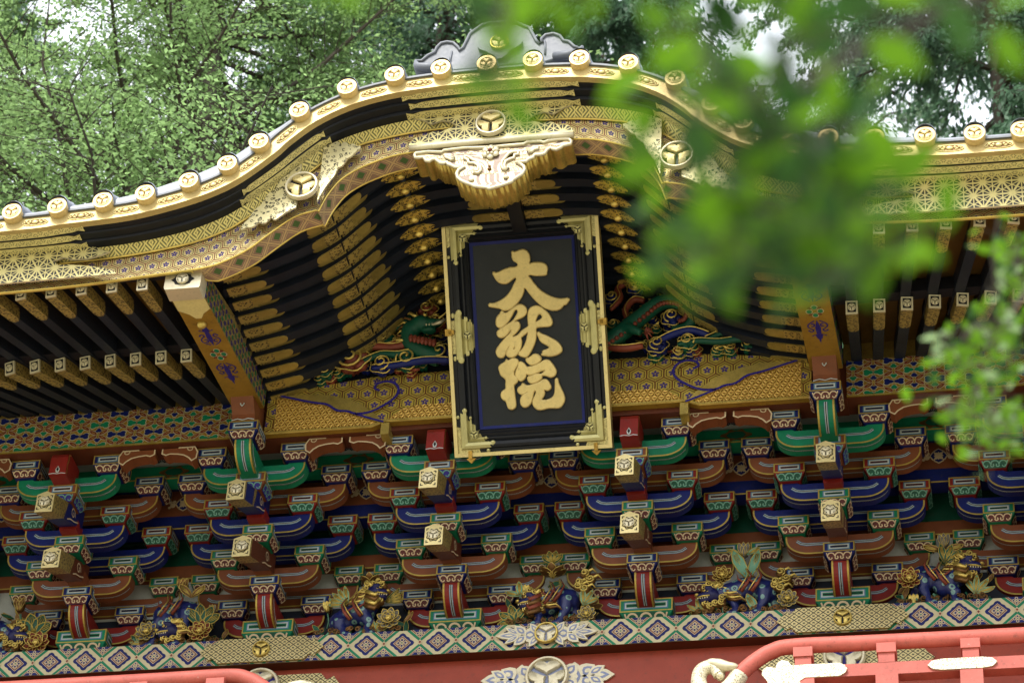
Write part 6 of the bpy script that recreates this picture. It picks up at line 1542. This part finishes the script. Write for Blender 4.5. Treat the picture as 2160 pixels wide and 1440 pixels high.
# ================================================================== RED BALUSTRADES
def balustrade(sg, label):
    RY = -1.45
    t = empty('balustrade', (sg * 3.2, RY, -2.75)); tag(t, label, 'balustrade', 'red balustrades of the upper floor')
    zt = -1.53; x1 = sg * 1.78; x2 = sg * 5.0
    mb = MB()
    path = smooth_path([(x2, RY, zt - .01), (sg * 2.6, RY, zt - .005), (sg * 1.92, RY, zt), (sg * 1.76, RY, zt - .03), (sg * 1.66, RY, zt - .09), (sg * 1.57, RY, zt - .17), (sg * 1.53, RY, zt - .215)], 5)
    mb.tube(path, .052, 0, 14); put_at('top_rail', shade_auto(mb.mesh('top_rail', ['railred'])), t)
    mb = MB(); tail = smooth_path([(sg * 1.55, RY, zt - .19), (sg * 1.50, RY, zt - .27), (sg * 1.43, RY, zt - .32), (sg * 1.33, RY, zt - .31), (sg * 1.285, RY, zt - .24), (sg * 1.295, RY, zt - .16), (sg * 1.345, RY, zt - .125), (sg * 1.395, RY, zt - .145), (sg * 1.42, RY, zt - .19)], 5)
    n = len(tail); mb.tube(tail, [.060 - .018 * k / n for k in range(n)], 0, 14)
    mb.ball((sg * 1.425, RY, zt - .20), (.03, .045, .03), 0, 10, 8)
    put_at('fern_curl', mb.mesh('fern_curl', ['engravew'], True), t)
    mb = MB(); lip = smooth_path([(sg * 1.33, RY - .02, zt - .105), (sg * 1.40, RY - .03, zt - .115), (sg * 1.47, RY - .04, zt - .15), (sg * 1.545, RY - .045, zt - .155)], 4)
    mb.tube(lip, [.018, .022, .028, .03, .03, .034, .036, .036, .034, .03, .026, .018, .008][:len(lip)], 0, 10); put_at('curl_petal', mb.mesh('curl_petal', ['white_gold'], True), t)
    def bar(name, xa, xb, z0, z1, m, d=.05, y=RY):
        mb = MB(); a, b = sorted((xa, xb)); mb.box(a, b, y - d, y + d, z0, z1, 0); o = put_at(name, mb.mesh(name, [m]), t); return o
    bar('middle_rail', sg * 1.86, x2, zt - .275, zt - .185, 'railred', .048)
    bar('lower_rail', sg * 1.75, x2, zt - .60, zt - .49, 'railred', .055)
    for k in range(6):
        px = sg * (1.965 + .535 * k)
        bar('rail_block', px - .062, px + .062, zt - .115, zt - .045, 'railred', .062)
        bar('rail_post', px - .052, px + .052, zt - .185, zt - .115, 'railred', .05)
        bar('lower_post', px - .072, px + .072, zt - .49, zt - .275, 'railred', .060)
    for k in range(4):
        px = sg * (1.965 + .95 * k); bar('sill_post', px - .08, px + .08, -2.75, zt - .60, 'railred', .065)
    def fit(name, poly, y, m='engravew'):
        P = ccw([(sg * a, b) for a, b in poly]); mb = MB(); mb.prism(P, y, y + .012, 1); mb.add([(a, y - .001, b) for a, b in P], [tuple(range(len(P)))], 0)
        return put_at(name, mb.mesh(name, [m, 'white_gold']), t)
    fit('gilt_fitting', [(1.70, zt - .24), (1.705, zt - .205), (1.735, zt - .185), (1.79, zt - .195), (1.80, zt - .16), (1.83, zt - .14), (1.87, zt - .15), (1.89, zt - .182), (2.20, zt - .182), (2.235, zt - .20), (2.25, zt - .228), (2.235, zt - .255), (2.20, zt - .278), (1.98, zt - .278), (1.945, zt - .30), (1.95, zt - .33), (1.90, zt - .36), (1.85, zt - .35), (1.80, zt - .37), (1.75, zt - .34), (1.735, zt - .29)], RY - .064)
    for c in (2.98, 4.0):
        fit('gilt_fitting', [(c - .22, zt - .23), (c - .19, zt - .26), (c - .13, zt - .27), (c + .13, zt - .27), (c + .19, zt - .26), (c + .22, zt - .23), (c + .19, zt - .20), (c + .13, zt - .19), (c - .13, zt - .19), (c - .19, zt - .20)], RY - .062)
        fit('gilt_fitting', [(c - .30, zt - .55), (c - .25, zt - .50), (c + .25, zt - .50), (c + .30, zt - .55), (c + .25, zt - .59), (c - .25, zt - .59)], RY - .068)
balustrade(-1, 'red lacquered balustrade with white curled rail end at the lower left')
balustrade(1, 'red lacquered balustrade with white curled rail end at the lower right')

# ================================================================== GROUND
mb = MB(); mb.box(-300, 300, -300, 300, -14.4, -13.6, 0)
kind(put('ground', mb.mesh('ground', ['stone'])), 'structure')
mb = MB(); mb.box(-40, 40, -5.5, 60, -13.599, -8.9, 0); kind(put('terrace', mb.mesh('terrace', ['stone'])), 'structure')
mb = MB()
for k in range(26): mb.box(-3.6, 3.6, -5.5 - .34 * (k + 1), -5.5 - .34 * k, -13.598, -9.0 - .177 * k, 0)
kind(put('stair', mb.mesh('stair', ['stone'])), 'structure')

# ================================================================== TREES BEHIND THE GATE
def leaf_cloud(name, C, DIR, L, W, mat, droop=.3, rng=RNG, tri=False):
    """many small leaf blades: centres C, directions DIR (N,3), lengths L, widths W"""
    n = len(C); up = np.tile(np.array([0, 0, 1.0]), (n, 1)) + rng.normal(0, .45, (n, 3))
    d = DIR / np.linalg.norm(DIR, axis=1, keepdims=True)
    s = np.cross(d, up); s /= np.linalg.norm(s, axis=1, keepdims=True) + 1e-9
    L = L[:, None]; W = W[:, None]; nrm = np.cross(s, d)
    a = C - d * L * .5; b = C + s * W * .5 + nrm * W * .15; c = C + d * L * .5; e = C - s * W * .5 + nrm * W * .15
    V = np.stack([a, b, c, e], 1).reshape(-1, 3).astype(np.float32)
    me = bpy.data.meshes.new(name); me.vertices.add(4 * n); me.vertices.foreach_set('co', V.ravel())
    me.loops.add(4 * n); me.loops.foreach_set('vertex_index', np.arange(4 * n, dtype=np.int32))
    me.polygons.add(n); me.polygons.foreach_set('loop_start', np.arange(0, 4 * n, 4, dtype=np.int32)); me.polygons.foreach_set('loop_total', np.full(n, 4, dtype=np.int32))
    me.materials.append(M[mat]); me.update(); me.validate(); return me
def tree(name, label, cat, x, y, zb, h, crown0, rad, nb, per, leafL, leafW, mat, group, droop=0.0, seed=1, flat=.35, trunk_r=.3, azf=None, spread=.30, taper=.75, lean=(0, 0)):
    rng = np.random.default_rng(seed); t = empty(name, (x, y, zb)); tag(t, label, cat, group)
    mb = MB(); top = Vector((lean[0] * h, lean[1] * h, h))
    tk = [Vector((top.x * q + .15 * math.sin(7 * q + seed), top.y * q + .1 * math.cos(5 * q), h * q)) for q in [k / 14 for k in range(15)]]
    mb.tube(tk, [trunk_r * (1 - .88 * k / 14) for k in range(15)], 0, 10)
    Cs, Ds = [], []
    for b in range(nb):
        q = crown0 + (1 - crown0) * ((b + rng.random()) / nb); i = min(13, int(q * 14)); base = tk[i].lerp(tk[i + 1], q * 14 - i)
        az = rng.uniform(*(azf or (0, 2 * PI))); ln = rad * (1 - taper * (q - crown0) / (1 - crown0)) * rng.uniform(.6, 1.08)
        d = Vector((math.cos(az), math.sin(az), rng.uniform(.05, .35) - droop * .35)); P = [base]; p = base.copy(); ns = 7
        for k in range(ns):
            d = (d + Vector((rng.normal(0, .16), rng.normal(0, .16), rng.normal(0, .10) - droop * .12))).normalized(); p = p + d * ln / ns; P.append(p.copy())
        r0 = max(.02, trunk_r * .24 * (1 - .6 * q)); mb.tube(P, [r0 * (1 - .85 * k / ns) for k in range(ns + 1)], 0, 5, False)
        pa = np.array([tuple(v) for v in P])
        tw = max(3, int(per / 45))
        for w in range(tw):                              # side twigs carrying flat sprays
            u = .22 + .78 * (w + rng.random()) / tw; k = min(ns - 1, int(u * ns)); o = pa[k] + (pa[k + 1] - pa[k]) * (u * ns - k)
            dd = pa[k + 1] - pa[k]; dd = dd / np.linalg.norm(dd); sd = np.cross(dd, [0, 0, 1.0]); sd /= np.linalg.norm(sd) + 1e-9
            td = dd * rng.uniform(.3, .9) + sd * rng.choice([-1, 1]) * rng.uniform(.4, 1) + np.array([0, 0, rng.normal(0, .18) - droop * .55]); td /= np.linalg.norm(td)
            tl = ln * spread * rng.uniform(.5, 1.1) * (1.15 - .6 * u)
            e = o + td * tl; mb.tube([tuple(o), tuple((o + e) / 2 + np.array([0, 0, .03 * tl])), tuple(e)], [r0 * .16, r0 * .11, r0 * .05], 0, 4, False)
            m = int(per / tw); s = rng.random(m) ** .8; fl = rng.normal(0, 1, (m, 3)) * np.array([1, 1, flat]) * tl * .20 * (1.1 - s[:, None] * .5)
            Cs.append(o + td * tl * s[:, None] + fl + np.array([0, 0, -droop * .12 * tl]) * s[:, None]); Ds.append(td + rng.normal(0, .55, (m, 3)) + np.array([0, 0, -droop * .8]))
    C = np.concatenate(Cs); D = np.concatenate(Ds); n = len(C)
    put('trunk', shade_auto(mb.mesh('trunk', ['bark'])), t, (x, y, zb))
    me = leaf_cloud('crown', C, D, rng.uniform(.7, 1.3, n) * leafL, rng.uniform(.7, 1.3, n) * leafW, mat, rng=rng)
    put('crown', me, t, (x, y, zb)); return t
TG = -8.9
tree('broadleaf_tree', 'fine leaved bright green tree spreading over the roof at the upper left', 'tree', -5.6, 6.0, TG, 25.0, .46, 6.8, 215, 1450, .057, .030, 'leaf_a', None, .15, 3, .30, .32)
tree('broadleaf_tree', 'second bright green tree reaching from the far left edge behind the roof', 'tree', -10.8, 8.5, TG, 27.0, .46, 6.4, 160, 1000, .066, .034, 'leaf_a', None, .15, 8, .30, .32)
cedars = [(-2.2, 14.0, 33, 5.0, 21, 'leaf_b', 'dark cedar tree standing left of the gable peak behind the bright tree', 170), (3.2, 12.0, 31, 4.8, 22, 'leaf_b', 'dark cedar tree right behind the ridge ornament', 170),
          (9.0, 16.0, 34, 5.4, 23, 'leaf_c', 'grey green cedar tree above the right eave with sky showing through', 95), (13.2, 13.5, 30, 4.6, 24, 'leaf_b', 'dark cedar tree at the upper right edge', 110),
          (-8.0, 19.0, 38, 5.5, 25, 'leaf_b', 'tall cedar tree far behind the bright tree on the left', 130), (-14.5, 17.0, 36, 5.5, 26, 'leaf_b', 'tall cedar tree at the far left behind everything', 120), (0.5, 23.0, 42, 5.5, 27, 'leaf_c', 'distant cedar tree between the two dark cedars over the peak', 120)]
cedars += [(-4.7, 13.5, 34, 5.0, 36, 'leaf_b', 'dark cedar tree directly behind the left wing of the ridge ornament', 190), (6.2, 19.0, 37, 5.4, 31, 'leaf_b', 'cedar tree between the ridge ornament and the right eave, set further back', 150), (-5.0, 24.0, 42, 6.0, 32, 'leaf_c', 'pale distant cedar tree over the left shoulder of the gable', 120),
    (17.0, 20.0, 38, 5.5, 33, 'leaf_c', 'pale cedar tree beyond the upper right corner', 90), (-19.0, 24.0, 42, 6.0, 34, 'leaf_c', 'pale distant cedar tree at the upper left corner', 90), (4.5, 27.0, 46, 6.5, 35, 'leaf_b', 'farthest cedar tree behind the right side of the gable', 120)]
for x, y, h, r, sd_, mt, lb, nb in cedars:
    tree('cedar_tree', lb, 'cedar', x, y, TG, h, .48, r, int(nb * .9), 600, .14, .05, mt, 'cedars behind the gate', .75, sd_, .55, .42, None, .38, .7)

# ================================================================== NEAR BRANCHES (out of focus)
def at(px, py, depth):
    """world point seen at a photograph pixel, depth metres in front of the viewer"""
    v = cf + cr * ((px - 1080) / 6315.2) - cu * ((py - 720) / 6315.2); return CAM + v * depth
def near_leaf(L, W, mat):
    mb = MB(); rows = []
    for t, w, z in ((0, .06, 0), (.2, .62, .03), (.45, 1, .04), (.7, .78, .02), (.88, .4, -.01), (1, .02, -.04)): rows.append([(-w * W / 2, t * L, z * L + .06 * W * w), (0, t * L, z * L), (w * W / 2, t * L, z * L + .06 * W * w)])
    vs = [p for r in rows for p in r]; mb.add(vs, [f for i in range(5) for f in ((3 * i, 3 * i + 1, 3 * i + 4, 3 * i + 3), (3 * i + 1, 3 * i + 2, 3 * i + 5, 3 * i + 4))], 0)
    return mb.mesh('leaf', [mat], True)
def leafy_branch(label, spine, depth, blobs, size, seed, mats, twig_r):
    rnd = random.Random(seed); P = [at(px, py, depth + dd) for px, py, dd in spine]
    t = empty('leafy_branch', P[0]); tag(t, label, 'branch', 'blurred branches close to the viewer')
    mb = MB(); sp = smooth_path(P, 4); mb.tube(sp, [lerp(twig_r, twig_r * .3, k / len(sp)) for k in range(len(sp))], 0, 8)
    nodes = []; MS = [near_leaf(size, size * .52, m) for m in mats]
    for px, py, sx, sy, n, wts in blobs:
        for k in range(n):
            c = at(rnd.gauss(px, sx), rnd.gauss(py, sy), depth + rnd.uniform(-.25, .25) * (depth / 3))
            b = min(sp, key=lambda q: (q - c).length)
            b = min([b] + nodes, key=lambda q: (q - c).length); nodes.append(c)
            if (b - c).length > 1e-4: mb.tube([b, (b + c) / 2 + Vector((0, 0, .01)), c], twig_r * .18, 0, 4, False)
            o = put('leaf', MS[rnd.choices(range(len(MS)), wts)[0]], t, c); o.rotation_euler = (rnd.uniform(-.6, .9), rnd.uniform(-.7, .7), rnd.uniform(0, 2 * PI)); s = rnd.uniform(.7, 1.25); o.scale = (s, s, s)
    o = put('twig', shade_auto(mb.mesh('twig', ['bark'])), t, (0, 0, 0)); o.location = -BASE[t.name]
    return t
leafy_branch('large blurred green leafy branch hanging in front of the right half of the gable', [(2300, -120, .3), (1960, 40, .1), (1700, 180, 0), (1600, 380, -.05), (1560, 560, 0)], 2.75,
    [(1470, 270, 60, 60, 26, (3, 2, 0)), (1560, 420, 90, 60, 46, (2, 4, .004)), (1650, 540, 120, 55, 54, (3, 4, .004)), (1490, 540, 60, 50, 18, (4, 1, 0)), (1800, 480, 70, 45, 38, (3, 2, .012)), (1560, 150, 90, 70, 32, (2, 4, .004)), (1700, 40, 130, 40, 20, (1, 3, 0)), (1700, 330, 80, 70, 48, (2, 4, .004)), (1960, 40, 90, 35, 6, (4, 2, 0)), (1800, 380, 60, 60, 14, (4, 2, 0)), (2100, 60, 60, 40, 4, (3, 2, 0))], .050, 5, ['leaf_near', 'leaf_nearb', 'leaf_red'], .008)
leafy_branch('small blurred leafy sprig with leaves paled for glints at the right edge before the eaves', [(2260, 520, .2), (2160, 620, .1), (2090, 760, 0), (2040, 880, 0)], 6.2,
    [(2125, 540, 28, 35, 55, (6, 1, 1)), (2080, 720, 45, 35, 70, (6, 1, 1)), (2130, 640, 30, 40, 45, (6, 1, 1)), (2060, 850, 50, 50, 95, (6, 1, 1)), (2110, 900, 35, 35, 60, (6, 1, 1)), (2010, 760, 30, 15, 22, (6, 1, 1))], .036, 9, ['leaf_near', 'leaf_nearb', 'leaf_pale'], .007)
leafy_branch('single blurred leaf stalk hanging before the top of the gable', [(1075, -140, 0), (1062, 20, 0), (1055, 130, 0)], 2.4, [(1150, -20, 70, 22, 12, (5, 0, 0)), (1058, 50, 8, 35, 12, (2, 2, .012)), (1056, 150, 9, 40, 12, (5, 1, 0)), (720, -20, 30, 14, 5, (5, 0, 0))], .036, 4, ['leaf_near', 'leaf_nearb', 'leaf_red'], .005)
